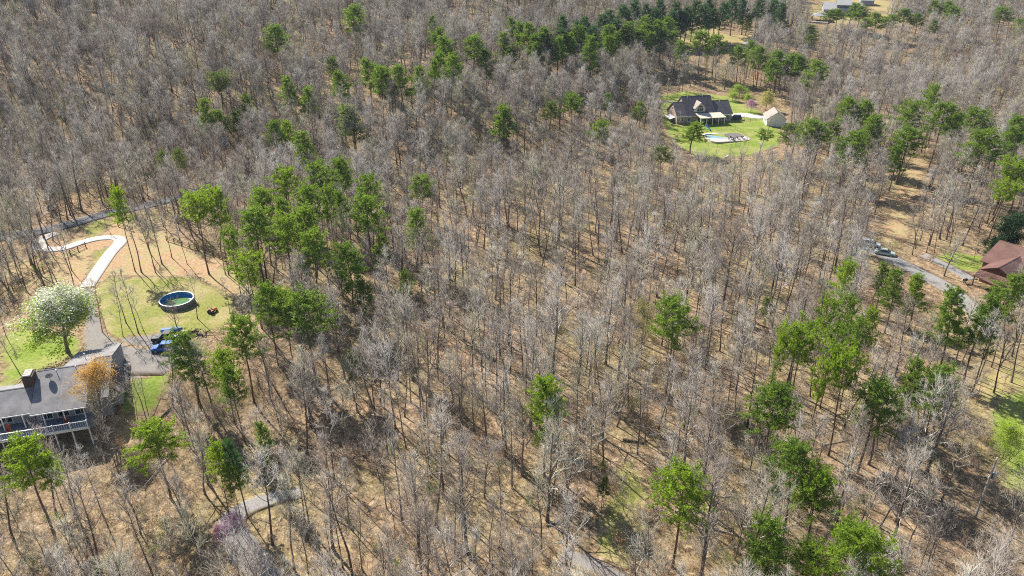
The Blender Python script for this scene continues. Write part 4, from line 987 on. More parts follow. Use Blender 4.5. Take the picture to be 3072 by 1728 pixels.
for k in range(4): MB().box(-1.35, -0.25, 5.35 + 0.52 * k, 5.72 + 0.52 * k, 10.2, 10.42).build('flue', 'flue_cap', ch)
d = MB(); R0 = 0.55; ring = []
for k in range(7):
    r = R0 * k / 6
    ring.append([(r * math.cos(a * math.pi / 8), 0.22 * (k / 6) ** 2 * -1, r * math.sin(a * math.pi / 8)) for a in range(16)])
vs = [p for rr in ring for p in rr]; fs = [(k * 16 + a, k * 16 + (a + 1) % 16, (k + 1) * 16 + (a + 1) % 16, (k + 1) * 16 + a) for k in range(6) for a in range(16)]
d.add(vs, fs); d.cyl((0, 0, 0), (0, 0.35, -0.75), 0.035); d.cyl((0, 0, 0.0), (0, -0.55, -0.1), 0.02)
d.build('satellite_dish', 'grey_metal', hA, (2.0, 6.0, 9.6), (0.35, 0, 0.35))
for (u, v) in ((2.9, 6.9), (5.6, 7.2), (-6.0, 4.6), (9.2, 9.4), (6.2, 11.0)):
    zz = 9.3; MB().cyl((u, v, zz - 1.6), (u, v, zz + 0.55), 0.06).build('vent_pipe', 'grey_metal', hA)
# deck
DF = 4.1
dk = MB(); dk.box(-13.5, 7.6, -1.7, 2.2, DF - 0.25, DF); dk = dk.build('deck', 'deck_board', hA)
MB().box(-13.6, 7.7, -1.86, -1.703, DF - 0.42, DF + 0.02).build('fascia', 'white_paint', dk)
bal = MB()
for k in range(int(21.2 / 0.32)): bal.box(-13.5 + 0.32 * k, -13.455 + 0.32 * k, -1.68, -1.64, DF + 0.1, DF + 0.95)
b_ = bal.build('balusters', 'white_paint', dk); b_['kind'] = 'stuff'
MB().box(-13.6, 7.7, -1.74, -1.58, DF + 0.95, DF + 1.03).build('top_rail', 'white_paint', dk)
for k in range(10):
    u = -13.5 + 21.1 * k / 9
    MB().box(u - 0.07, u + 0.07, -1.79, -1.6, DF + 0.024, DF + 1.14).build('rail_post', 'white_paint', dk)
    MB().box(u - 0.09, u + 0.09, -1.58, -1.38, -0.2, DF - 0.254).build('deck_post', 'white_paint', dk)
for k in range(8):
    u = -12.5 + 2.8 * k
    MB().box(u - 0.08, u + 0.08, 0.55 if u < 0 else 0.2, 0.72 if u < 0 else 0.36, DF, 6.28 if u < 0 else 6.4).build('porch_post', 'white_paint', dk)
MB().quadslab([(-15.6, -2.4, DF - 1.0), (-13.62, -2.4, DF - 0.05), (-13.62, -0.2, DF - 0.05), (-15.6, -0.2, DF - 1.0)], 0.2).build('ramp', 'white_paint', dk)
for u in (-11, -7.6, -4.2): window(hA, u, 2.2, DF + 1.2, 1.7, 1.5, bars=1)
for u in (1.5, 3.8, 6.2): window(hA, u, 1.7, DF + 1.15, 1.5, 1.7, bars=1)
window(hA, 10.1, 11.6, 6.9, 0.9, 1.0, 'right')
def deck_chair(loc, rz, label):
    o = thing('deck_chair', label, 'chair', loc, rz, 'red chairs on the white railed deck')
    MB().box(-0.32, 0.32, -0.3, 0.3, 0.34, 0.44).build('seat', 'red_fabric', o)
    MB().quadslab([(-0.32, 0.28, 0.45), (0.32, 0.28, 0.45), (0.32, 0.52, 1.1), (-0.32, 0.52, 1.1)], 0.09).build('backrest', 'red_fabric', o)
    for x in (-0.3, 0.3):
        MB().box(x - 0.04, x + 0.04, -0.3, 0.35, 0.6, 0.66).build('armrest', 'deck_wood', o)
        for y in (-0.26, 0.26): MB().box(x - 0.03, x + 0.03, y - 0.03, y + 0.03, 0, 0.6).build('leg', 'deck_wood', o)
ca, sa = math.cos(math.radians(17)), math.sin(math.radians(17))
def onA(u, v, z): return (E[0] + u * ca - v * sa, E[1] + u * sa + v * ca, z)
for k, (u, lab) in enumerate([(-6.6, 'red deck chair farthest left on the white railed deck'), (-3.4, 'red deck chair, middle of three on the white railed deck'), (4.4, 'red deck chair standing right of the other two on the deck')]):
    deck_chair(onA(u, 0.0, DF), math.radians(17 + 8 * k), lab)

# ---- brick house with dormer and porch, upper right
b0 = G(2040, 372)
ang = math.radians(11)
hB = thing('brick_house', 'brick house with dark steep roof, dormer and cream porch roof', 'house', b0, ang)
def fit(px, py, z):      # local coordinates of the point seen at px,py at height z above the base
    w = atz(px, py, b0[2] + z) - b0
    return (w[0] * math.cos(ang) + w[1] * math.sin(ang), -w[0] * math.sin(ang) + w[1] * math.cos(ang))
gable(hB, -1.4, 21.0, -0.4, 5.2, 10.8, 3.0, 7.2, 3.0, -0.6, 'dark_shingle', 'tan_brick', oh=0.3)
gable(hB, 2.4, 14.0, -0.42, 6.6, 13.6, 3.02, 9.0, 3.02, -0.6, 'dark_shingle', 'tan_brick', oh=0.25, gutter=False)
# cross gable dormer in front of the tall roof
dm = MB(); dm.prism([(6.0, 3.6), (10.2, 3.6), (10.2, 5.6), (8.1, 7.5), (6.0, 5.6)], 1, 0.9, 5.6); dm = dm.build('dormer', 'cream_metal', hB)
MB().quadslab([(5.7, 0.6, 5.35), (8.1, 0.6, 7.72), (8.1, 6.4, 7.72), (5.7, 4.2, 5.35)][::-1], 0.14).build('dormer_roof', 'tan_shingle', dm)
MB().quadslab([(10.5, 0.6, 5.35), (10.5, 4.2, 5.35), (8.105, 6.4, 7.72), (8.105, 0.6, 7.72)][::-1], 0.14).build('dormer_roof', 'tan_shingle', dm)
window(hB, 8.1, 0.9, 4.9, 2.5, 1.3, bars=2)
arch = MB(); vs = [(8.1, 0.84, 5.75)] + [(8.1 + 1.0 * math.cos(math.pi * k / 10), 0.84, 5.75 + 0.8 * math.sin(math.pi * k / 10)) for k in range(11)]
arch.add(vs + [(p[0], 0.895, p[2]) for p in vs], [(0, k + 1, k + 2) for k in range(10)] + [(12 + 0, 12 + k + 2, 12 + k + 1) for k in range(10)])
arch.build('arch_window', 'window_glass', hB)
MB().quadslab([(6.2, -4.4, 2.95), (16.6, -4.4, 2.95), (16.2, 0.2, 3.75), (6.0, 0.2, 3.75)], 0.18).build('porch_roof', 'cream_metal', hB)
for k in range(5): MB().box(6.5 + 2.4 * k - 0.13, 6.5 + 2.4 * k + 0.13, -4.2, -3.94, -0.3, 2.78).build('porch_post', 'white_paint', hB)
MB().box(6.0, 16.8, -4.5, 0.05, -0.35, 0.12).build('porch_floor', 'patio_stone', hB)
for u in (0.6, 3.6, 17.6, 19.6): window(hB, u, 0.1, 1.6, 1.1, 1.4)
for u in (7.8, 10.6, 13.4): window(hB, u, 0.08, 1.3, 1.5, 2.0)
window(hB, -1.4, 5.0, 1.7, 1.0, 1.4, 'left'); window(hB, -1.4, 5.2, 4.9, 0.9, 1.1, 'left'); window(hB, -1.4, 8.2, 1.7, 1.0, 1.4, 'left')
MB().quadslab([(-3.4, 2.0, 1.6), (-1.42, 2.0, 2.2), (-1.42, 7.4, 2.2), (-3.4, 7.4, 1.6)], 0.15).build('side_awning', 'white_paint', hB)
for v in (2.3, 7.1): MB().cyl((-3.2, v, -0.4), (-3.2, v, 1.5), 0.07).build('awning_post', 'white_paint', hB)
for (u, v) in ((4.6, 6.0), (10.8, 6.2), (17.5, 4.6)): MB().cyl((u, v, 6.5), (u, v, 9.4 if u < 15 else 7.6), 0.09).build('vent_pipe', 'white_paint', hB)

# small garage
g0 = G(2296, 378)
gB = thing('garage', 'small white walled garage with tan roof right of brick house', 'garage', g0, math.radians(-8))
gable(gB, 0.0, 8.2, -7.6, -3.8, 0.0, 2.7, 5.4, 2.7, -0.6, 'tan_shingle', 'white_paint', oh=0.3, axis='v', gutter=False, wall_in=0.35)
window(gB, 0.35, 3.4, 1.5, 1.0, 1.0, 'left')
dd = MB(); dd.box(0.27, 0.345, 5.4, 6.3, -0.3, 1.8); dd = dd.build('door', 'grey_siding', gB); MB().cyl((0.27, 5.55, 0.8), (0.2, 5.55, 0.8), 0.05).build('handle', 'dark_metal', dd)
dd = MB(); dd.box(2.2, 5.4, -0.06, -0.005, -0.5, 1.9); dd.build('garage_door', 'white_paint', gB)

# swimming pool of the brick house: deck with coping, water, cover, steps
def rounded(cx, cy, w, h, r, n=6):
    pts = []
    for (sx, sy, a0) in ((1, 1, 0), (-1, 1, 90), (-1, -1, 180), (1, -1, 270)):
        for k in range(n + 1):
            a = math.radians(a0 + 90 * k / n); pts.append((cx + sx * (w / 2 - r) + r * math.cos(a), cy + sy * (h / 2 - r) + r * math.sin(a)))
    return pts
def slab(pts, z0, z1):
    n = len(pts); m = MB(); m.add([(x, y, z1) for x, y in pts] + [(x, y, z0) for x, y in pts], [tuple(range(n)), tuple(range(2 * n - 1, n - 1, -1))] + [(i, n + i, n + (i + 1) % n, (i + 1) % n) for i in range(n)]); return m
def frame_slab(outer, inner, z0, z1):
    n = len(outer); m = MB()
    m.add([(x, y, z1) for x, y in outer] + [(x, y, z1) for x, y in inner] + [(x, y, z0) for x, y in outer] + [(x, y, z0) for x, y in inner],
          [(i, (i + 1) % n, n + (i + 1) % n, n + i) for i in range(n)] + [(i, 2 * n + i, 2 * n + (i + 1) % n, (i + 1) % n) for i in range(n)] + [(n + i, n + (i + 1) % n, 3 * n + (i + 1) % n, 3 * n + i) for i in range(n)])
    return m
p0 = G(2172, 412)
pB = thing('swimming_pool', 'turquoise in ground pool with pale surround by the brick house', 'pool', p0 + np.array([0, 0, 0.12]), ang)
out_, in_ = rounded(0.6, 0, 15.5, 12.0, 3.0), rounded(-1.6, 1.2, 9.6, 6.0, 1.4)
frame_slab(out_, in_, -0.5, 0.12).build('pool_surround', 'patio_stone', pB)
slab(rounded(-1.6, 1.2, 9.7, 6.1, 1.4), -0.5, -0.06).build('water', 'pool_water', pB)
frame_slab(rounded(-1.6, 1.2, 10.3, 6.7, 1.6), rounded(-1.6, 1.2, 9.6, 6.0, 1.4), 0.1, 0.2).build('coping', 'white_paint', pB)
slab(rounded(4.2, 0.8, 6.2, 5.0, 1.2), 0.124, 0.3).build('cover_deck', 'pool_cover', pB)
for x in (1.6, 2.2): MB().cyl((x, 1.2, -0.1), (x, 1.2, 1.0), 0.035).cyl((x, 1.2, 1.0), (x, 2.0, 0.9), 0.035).cyl((x, 2.0, 0.9), (x, 2.0, 0.15), 0.035).build('ladder_rail', 'grey_metal', pB)
s0 = G(2118, 388)
sl = thing('pool_slide', 'blue slide at the back corner of the in ground pool', 'slide', s0, ang + 0.25); sl.scale = (0.7, 0.7, 0.7)
MB().quadslab([(-0.4, -4.0, 0.5), (0.4, -4.0, 0.5), (0.4, 0, 2.4), (-0.4, 0, 2.4)], 0.15).build('chute', 'blue_tarp', sl)
for x in (-0.45, 0.45): MB().cyl((x, 0.1, -0.2), (x, 0.1, 3.0), 0.06).build('ladder_rail', 'white_paint', sl)
for k in range(5): MB().box(-0.42, 0.42, 0.05, 0.15, 0.4 + 0.42 * k, 0.46 + 0.42 * k).build('rung', 'white_paint', sl)
# pool fence: thin dark posts with rails
fp = [G(2150, 392), G(2205, 390), G(2228, 400), G(2243, 418), G(2232, 438), G(2180, 446), G(2125, 440)]
def metal_fence(name, label, pts, h, post, rails, mat, gap, cat='fence', rr=0.035, pw=0.05):
    o = thing(name, label, cat, pts[0]); o_ = np.array(pts[0])
    for a, b in zip(pts[:-1], pts[1:]):
        L = np.linalg.norm(b - a); n = max(1, round(L / gap))
        for k in range(n):
            p = a + (b - a) * k / n; q = a + (b - a) * (k + 1) / n
            p[2] = float(hgt(p[0], p[1])); q[2] = float(hgt(q[0], q[1])); p_2, q_2 = p - o_, q - o_
            MB().box(p_2[0] - pw, p_2[0] + pw, p_2[1] - pw, p_2[1] + pw, p_2[2] - 0.3, p_2[2] + h + 0.08).build('post', mat, o)
            for rz in rails:
                MB().cyl((p_2[0], p_2[1], p_2[2] + rz), (q_2[0], q_2[1], q_2[2] + rz), rr, n=4).build('rail', mat, o)
    p = pts[-1] - o_; MB().box(p[0] - pw, p[0] + pw, p[1] - pw, p[1] + pw, p[2] - 0.3, p[2] + h + 0.08).build('post', mat, o)
    return o
metal_fence('pool_fence', 'thin dark metal fence curving around the in ground pool', [np.array(q) for q in fp], 1.3, 0, (0.25, 1.25), 'dark_metal', 1.6, rr=0.02, pw=0.025)
metal_fence('board_fence', 'low wooden fence between brick house and small garage', [G(2198, 362), G(2268, 366)], 1.2, 0, (0.4, 0.8, 1.15), 'fence_wood', 2.0)
# patio furniture at the pool
def patio_table(loc, label):
    o = thing('patio_table', label, 'table', loc, 0.3)
    MB().cyl((0, 0, 0.7), (0, 0, 0.75), 0.65, n=14).build('table_top', 'dark_metal', o); MB().cyl((0, 0, 0.02), (0, 0, 0.7), 0.05).build('leg', 'dark_metal', o); MB().cyl((0, 0, 0), (0, 0, 0.03), 0.35, n=12).build('base', 'dark_metal', o)
def patio_chair(loc, rz, label):
    o = thing('patio_chair', label, 'chair', loc, rz, 'dark patio chairs by the in ground pool')
    MB().box(-0.26, 0.26, -0.26, 0.26, 0.4, 0.46).build('seat', 'dark_metal', o); MB().box(-0.26, 0.26, 0.22, 0.28, 0.46, 0.95).build('backrest', 'dark_metal', o)
    for x in (-0.23, 0.23):
        for y in (-0.22, 0.22): MB().box(x - 0.025, x + 0.025, y - 0.025, y + 0.025, 0, 0.4).build('leg', 'dark_metal', o)
def onP(u, v, z=0.12): return (p0[0] + u * math.cos(ang) - v * math.sin(ang), p0[1] + u * math.sin(ang) + v * math.cos(ang), p0[2] + 0.12 + z)
patio_table(onP(1.0, -4.3), 'round dark patio table on the near side of the pool surround')
for k, lab in enumerate(['left of', 'behind', 'right of', 'in front of']):
    a = math.pi - k * math.pi / 2
    patio_chair(onP(1.0 + 1.1 * math.cos(a), -4.3 + 1.1 * math.sin(a)), a - math.pi / 2, 'dark patio chair %s the round patio table by the pool' % lab)
for k, (u, lab) in enumerate([(3.4, 'left sun lounger'), (5.2, 'right sun lounger')]):
    o = thing('sun_lounger', 'dark %s on the pale pool surround' % lab, 'lounger', onP(u, -4.4), 0.5, 'sun loungers by the in ground pool')
    MB().box(-0.33, 0.33, -0.9, 0.4, 0.3, 0.4).build('seat', 'pool_cover', o); MB().quadslab([(-0.33, 0.4, 0.4), (0.33, 0.4, 0.4), (0.33, 1.0, 0.85), (-0.33, 1.0, 0.85)], 0.08).build('backrest', 'pool_cover', o)
    for x in (-0.3, 0.3):
        for y in (-0.8, 0.35): MB().box(x - 0.03, x + 0.03, y - 0.03, y + 0.03, 0, 0.3).build('leg', 'white_paint', o)
k0 = G(2178, 472)
o = thing('kayak', 'small red and white boat lying on the grass below the pool', 'boat', k0, 0.9)
hull = MB(); st = [(-1.6, 0.02, .3), (-1.0, .28, .12), (0, .38, .08), (1.0, .28, .12), (1.6, .02, .3)]
for (x, w, z) in st: hull.v += [(x, -w, .36), (x, -w * .6, z), (x, w * .6, z), (x, w, .36)]
hull.f = [(k * 4 + j, (k + 1) * 4 + j, (k + 1) * 4 + j + 1, k * 4 + j + 1) for k in range(4) for j in range(3)]
hull.build('hull', 'red_plastic', o)
dk_ = MB(); dk_.v = [(x, s * w, .365) for (x, w, z) in st for s in (-1, 1)]; dk_.f = [(2 * k, 2 * k + 2, 2 * k + 3, 2 * k + 1) for k in range(4)]; dk_.build('deck', 'white_paint', o)

# ---- brown roofed house at the right edge
c0 = G(2998, 860)
hC = thing('brown_house', 'house with brown red metal roof at the right edge', 'house', (c0[0], c0[1], c0[2]), math.radians(36)); hC.scale = (0.92, 0.92, 0.92)
gable(hC, -1.0, 12.0, -3.2, 0.8, 4.8, 3.3, 5.2, 3.3, -0.6, 'brown_metal', 'cedar_wall', oh=0.6, gutter=False)
gable(hC, -14.0, 6.5, -21, -12.5, -4.0, 3.1, 6.4, 3.1, -0.6, 'brown_metal', 'cedar_wall', oh=0.7, axis='v', gutter=False)
MB().quadslab([(-6.5, -4.6, 2.55), (2.0, -4.6, 2.55), (2.0, -2.9, 3.25), (-1.4, -2.9, 3.25)], 0.16).build('porch_roof', 'brown_metal', hC)
MB().quadslab([(-6.5, -4.6, 2.55), (-1.4, -2.9, 3.25), (-1.65, 4.6, 3.25), (-4.6, 4.6, 2.55)], 0.16).build('porch_roof', 'brown_metal', hC)
for (u, v) in ((-6.0, -4.3), (-2.0, -4.3), (1.6, -4.3), (-4.5, 4.2)): MB().box(u - 0.1, u + 0.1, v - 0.1, v + 0.1, -0.4, 2.36).build('porch_post', 'cedar_wall', hC)
for u in (0.8, 3.4): window(hC, u, -2.7, 1.5, 1.2, 1.4, frame='cedar_wall')
window(hC, -1.0, 0.8, 1.5, 1.3, 1.3, 'left', frame='cedar_wall')
o = thing('grill', 'black round barrel grill at the corner of the brown house', 'grill', G(2893, 850), 0.4)
MB().cyl((-0.4, 0, 0.85), (0.4, 0, 0.85), 0.32, n=12).build('drum', 'dark_metal', o)
for x in (-0.35, 0.35): MB().cyl((x, 0, -0.05), (x, 0, 0.6), 0.04).build('leg', 'dark_metal', o)

# ---- long pale roofed house at the top
d0 = G(2462, 44)
hD = thing('long_house', 'long pale roofed house at the top edge behind the pines', 'house', d0, math.radians(-16)); hD.scale = (0.68, 0.8, 0.8)
gable(hD, 2, 34, 0, 9, 18, 4.0, 8.5, 4.0, -1.5, 'pale_roof', 'grey_siding', oh=0.5)
gable(hD, 13, 25, 2.0, 8.6, 15, 7.2, 10.6, 7.2, 3.0, 'pale_roof', 'navy_paint', oh=0.4, gutter=False)
for k in range(4): window(hD, 14.6 + 2.9 * k, 2.5, 6.6, 1.9, 1.0)
for k in range(5): window(hD, 6 + 5.2 * k, 0.5, 2.0, 2.0, 1.6)
o = thing('pavilion', 'dark posted pavilion with grey hip roof left of the long house', 'pavilion', G(2460, 62), math.radians(-16))
r = MB(); r.add([(-5, -3.5, 3), (5, -3.5, 3), (5, 3.5, 3), (-5, 3.5, 3), (-1.6, 0, 4.8), (1.6, 0, 4.8), (-5, -3.5, 2.8), (5, -3.5, 2.8), (5, 3.5, 2.8), (-5, 3.5, 2.8)],
    [(0, 1, 5, 4), (1, 2, 5), (2, 3, 4, 5), (3, 0, 4), (9, 8, 7, 6), (0, 6, 7, 1), (1, 7, 8, 2), (2, 8, 9, 3), (3, 9, 6, 0)]); r.build('roof', 'pale_roof', o)
for x in (-4.6, 0, 4.6):
    for y in (-3.1, 3.1): MB().box(x - 0.15, x + 0.15, y - 0.15, y + 0.15, -0.6, 2.79).build('post', 'dark_metal', o)
slab([(-10, -7), (4, -8), (5, -4.4), (-6, -4.2)], -0.3, 0.12).build('patio', 'patio_stone', o)
o = thing('shed', 'small dark shed among trees at the top right', 'shed', G(2746, 36), 0.2)
gable(o, -3.2, 3.2, -2.4, 0, 2.4, 2.6, 4.2, 2.6, -0.8, 'navy_paint', 'navy_paint', oh=0.2, gutter=False)
o = thing('small_house', 'small pale roofed house right of the pines at the top', 'house', G(2598, 14), -0.2)
gable(o, -4, 4, -3.2, 0, 3.2, 2.8, 4.8, 2.8, -0.8, 'pale_roof', 'grey_siding', oh=0.3, gutter=False)

# ------------------------------------------------------------------ pools, vehicles, fences, small things
q0 = G(533, 912)
R1 = 3.2
pA = thing('round_pool', 'round above ground pool with blue liner and green water', 'pool', q0 + np.array([0, 0, 0.02]))
def ring_wall(r0, r1, z0, z1, n=40):
    m = MB(); vs = []
    for (r, z) in ((r0, z0), (r0, z1), (r1, z1), (r1, z0)): vs += [(r * math.cos(2 * math.pi * k / n), r * math.sin(2 * math.pi * k / n), z) for k in range(n)]
    fs = [(j * n + k, j * n + (k + 1) % n, ((j + 1) % 4) * n + (k + 1) % n, ((j + 1) % 4) * n + k) for j in range(4) for k in range(n)]
    return m.add(vs, [f[::-1] for f in fs])
ring_wall(R1 - 0.04, R1, -0.3, 1.15).build('pool_wall', 'pool_wall', pA)
ring_wall(R1 - 0.07, R1 - 0.043, 0.0, 1.15).build('liner', 'pool_liner', pA)
ring_wall(R1 - 0.12, R1 + 0.1, 1.154, 1.2).build('rim', 'pool_rim', pA)
m = MB(); RS = [(R1 - 0.08, 0.42), (R1 - 0.5, 0.24), (R1 * 0.5, 0.02)]
m.add([(r * math.cos(2 * math.pi * k / 40), r * math.sin(2 * math.pi * k / 40), z) for (r, z) in RS for k in range(40)], [(j * 40 + k, j * 40 + (k + 1) % 40, (j + 1) * 40 + (k + 1) % 40, (j + 1) * 40 + k) for j in range(2) for k in range(40)]); m.build('sloping_liner', 'pool_liner', pA)
m = MB(); m.add([((R1 - 0.75) * math.cos(2 * math.pi * k / 40), (R1 - 0.75) * math.sin(2 * math.pi * k / 40), 0.225) for k in range(40)], [tuple(range(40))]); m.build('water', 'green_water', pA)
for k in range(16):
    a = 2 * math.pi * k / 16
    MB().box(-0.05, 0.05, -0.09, 0.09, -0.3, 1.15).build('wall_post', 'pool_wall', pA, ((R1 + 0.045) * math.cos(a), (R1 + 0.045) * math.sin(a), 0), (0, 0, a))
o = thing('pool_ladder', 'pale ladder leaning on the right rim of the round pool', 'ladder', q0 + np.array([R1 + 0.1, 0.4, 0.0]))
for y in (-0.25, 0.25): MB().cyl((0.55, y, -0.1), (0.08, y, 1.9), 0.035).build('rail', 'white_paint', o)
for k in range(5): MB().box(0.52 - 0.1 * k, 0.6 - 0.1 * k, -0.25, 0.25, 0.2 + 0.3 * k, 0.25 + 0.3 * k).build('step', 'white_paint', o)

def car(name, label, loc, rz, paint, kind='sedan', cat='car', group=None):
    o = thing(name, label, cat, loc, rz, group)
    L, W = (4.7, 1.84) if kind != 'pickup' else (5.5, 1.95)
    h = {'sedan': 1.45, 'suv': 1.75, 'pickup': 1.85}[kind]; belt = {'sedan': 0.92, 'suv': 1.05, 'pickup': 1.1}[kind]; g = 0.28 if kind == 'sedan' else 0.4
    # lower body as a loft of rounded sections
    xs = [-L / 2, -L / 2 + 0.25, -L / 4, 0.2, L / 4 + 0.2, L / 2 - 0.2, L / 2]
    tops = [belt - 0.22, belt, belt, belt, belt - 0.04, belt - 0.18, belt - 0.34] if kind != 'pickup' else [belt - 0.05, belt, belt, belt, belt, belt - 0.03, belt - 0.15]
    wd = [W / 2 - 0.14, W / 2 - 0.03, W / 2, W / 2, W / 2, W / 2 - 0.05, W / 2 - 0.22]
    m = MB(); ring = []
    for x, t, w in zip(xs, tops, wd):
        ring.append([(x, -w + 0.08, g), (x, -w, g + 0.15), (x, -w, t - 0.18), (x, -w + 0.12, t), (x, w - 0.12, t), (x, w, t - 0.18), (x, w, g + 0.15), (x, w - 0.08, g)])
    for rr in ring: m.v += rr
    for k in range(len(ring) - 1):
        for j in range(8): m.f.append((k * 8 + j, k * 8 + (j + 1) % 8, (k + 1) * 8 + (j + 1) % 8, (k + 1) * 8 + j))
    m.f += [tuple(range(8)), tuple(range((len(ring) - 1) * 8 + 7, (len(ring) - 1) * 8 - 1, -1))]
    m.build('body', paint, o)
    if kind == 'sedan': b0_, b1_, t0, t1 = -1.75, 1.15, -1.0, 0.35
    elif kind == 'suv': b0_, b1_, t0, t1 = -2.2, 1.2, -1.95, 0.45
    else: b0_, b1_, t0, t1 = -0.85, 1.25, -0.65, 0.55
    w0, w1 = W / 2 - 0.1, W / 2 - 0.3
    cb = MB(); B = [(b0_, -w0, belt - 0.02), (b1_, -w0, belt - 0.02), (b1_, w0, belt - 0.02), (b0_, w0, belt - 0.02)]; T = [(t0, -w1, h), (t1, -w1, h), (t1, w1, h), (t0, w1, h)]
    cb.add(B + T, [(4, 5, 6, 7), (0, 1, 5, 4), (1, 2, 6, 5), (2, 3, 7, 6), (3, 0, 4, 7)]); cb = cb.build('cabin', paint, o)
    def pane(nm, a, b, c, d, inset=0.1, lift=0.012):
        a, b, c, d = map(Vector, (a, b, c, d)); n = (b - a).cross(d - a).normalized() * lift; ce = (a + b + c + d) / 4
        q = [p + (ce - p) * inset + n for p in (a, b, c, d)]; mm = MB(); mm.add(q + [p - n * 0.6 for p in q], [(0, 1, 2, 3), (7, 6, 5, 4), (0, 4, 5, 1), (1, 5, 6, 2), (2, 6, 7, 3), (3, 7, 4, 0)]); mm.build(nm, 'window_glass', cb)
    pane('windscreen', B[1], B[2], T[2], T[1]); pane('rear_window', B[3], B[0], T[0], T[3]); pane('side_window', B[0], B[1], T[1], T[0], 0.14); pane('side_window', B[2], B[3], T[3], T[2], 0.14)
    r = 0.33 if kind == 'sedan' else 0.38
    for x in (-L / 2 + 0.95, L / 2 - 0.95):
        for s in (-1, 1):
            wh = MB().cyl((x, s * (W / 2 - 0.2), r), (x, s * (W / 2 + 0.02), r), r, n=16).build('wheel', 'tyre_rubber', o)
            MB().cyl((x, s * (W / 2 + 0.022), r), (x, s * (W / 2 + 0.035), r), r * 0.6, n=10).build('rim', 'grey_metal', wh)
    for s in (-1, 1):
        MB().box(L / 2 - 0.13, L / 2 + 0.012, s * 0.55 - 0.17, s * 0.55 + 0.17, belt - 0.46, belt - 0.36).build('headlight', 'white_paint', o)
        MB().box(-L / 2 - 0.012, -L / 2 + 0.1, s * 0.62 - 0.12, s * 0.62 + 0.12, belt - 0.42, belt - 0.27).build('tail_light', 'red_plastic', o)
    if kind == 'pickup':
        MB().box(-L / 2 + 0.12, b0_ - 0.1, -W / 2 + 0.16, W / 2 - 0.16, belt + 0.004, belt + 0.05).build('bed_floor', 'dark_metal', o)
    return o
car('parked_car', 'blue car parked on the gravel, half hidden by a pine', G(497, 1052), math.radians(188), 'blue_paint', 'suv')
tk = car('pickup_truck', 'black pickup truck parked above the blue car', G(505, 1022), math.radians(186), 'black_paint', 'pickup', 'truck')
o = thing('tarp_covered_boat', 'boat under a blue tarp behind the black pickup', 'boat', G(518, 1000), math.radians(10)); o.scale = (0.72, 0.8, 0.85)
hull = MB(); st = [(-2.6, .75, .45), (-1, .9, .35), (.8, .85, .35), (2.0, .5, .45), (2.7, .06, .8)]
for (x, w, z) in st: hull.v += [(x, -w, 1.05), (x, -w * .55, z), (x, w * .55, z), (x, w, 1.05)]
hull.f = [(k * 4 + j, (k + 1) * 4 + j, (k + 1) * 4 + j + 1, k * 4 + j + 1) for k in range(4) for j in range(3)] + [(0, 1, 2, 3)]
hull.build('hull', 'silver_paint', o)
tp_ = MB()
for (x, w, z) in st: tp_.v += [(x, -w - .04, 1.0), (x, -w * .5, 1.3), (x, 0, 1.48 - .1 * abs(x)), (x, w * .5, 1.3), (x, w + .04, 1.0)]
tp_.f = [(k * 5 + j, (k + 1) * 5 + j, (k + 1) * 5 + j + 1, k * 5 + j + 1) for k in range(4) for j in range(4)]
tp_.build('tarp', 'blue_tarp', o)
for x in (-1.2,):
    for s in (-1, 1): MB().cyl((x, s * .8, .28), (x, s * .95, .28), .28, n=12).build('trailer_wheel', 'tyre_rubber', o)
MB().box(-2.2, 3.2, -.06, .06, .3, .38).build('trailer_frame', 'grey_metal', o)
car('parked_car', 'dark blue car parked at the end of the brick house', G(2206, 358), math.radians(170), 'navy_paint', 'suv')
car('parked_car', 'white car on the lane, half hidden by grey branches', G(2610, 739), math.radians(-28), 'silver_paint', 'suv')
car('parked_car', 'pale green car in front of the white car on the lane', G(2654, 764), math.radians(-28), 'green_paint', 'sedan')
# riding mower / tractor
o = thing('garden_tractor', 'orange garden tractor on the lawn right of the round pool', 'tractor', G(638, 938), math.radians(65)); o.scale = (0.8, 0.8, 0.8)
MB().prism([(0.1, .55), (1.25, .5), (1.3, .85), (1.1, 1.0), (.1, 1.05)], 1, -.32, .32).build('hood', 'orange_paint', o)
MB().box(-.9, .15, -.4, .4, .45, .7).build('frame', 'dark_metal', o)
MB().prism([(-.75, .75), (-.2, .75), (-.2, .88), (-.6, .9), (-.72, 1.35), (-.85, 1.35)], 1, -.25, .25).build('seat', 'dark_metal', o)
MB().cyl((.05, 0, 1.0), (-.1, 0, 1.25), .03).build('steering_column', 'dark_metal', o); MB().cyl((-.1, 0, 1.25), (-.13, 0, 1.29), .2, n=12).build('steering_wheel', 'dark_metal', o)
for s in (-1, 1):
    w_ = MB().cyl((-.55, s * .45, .45), (-.55, s * .75, .45), .45, n=16).build('wheel', 'tyre_rubber', o); MB().cyl((-.55, s * .753, .45), (-.55, s * .765, .45), .2, n=10).build('rim', 'orange_paint', w_)
    w_ = MB().cyl((1.0, s * .4, .26), (1.0, s * .58, .26), .26, n=14).build('wheel', 'tyre_rubber', o); MB().cyl((1.0, s * .583, .26), (1.0, s * .595, .26), .12, n=8).build('rim', 'orange_paint', w_)
    MB().box(-1.0, -.2, s * .6 - .16, s * .6 + .16, .93, 1.0).build('fender', 'orange_paint', o)
MB().cyl((-.85, -.42, .7), (-.85, -.42, 1.9), .03).cyl((-.85, .42, .7), (-.85, .42, 1.9), .03).cyl((-.85, -.42, 1.9), (-.85, .42, 1.9), .03).build('roll_bar', 'dark_metal', o)
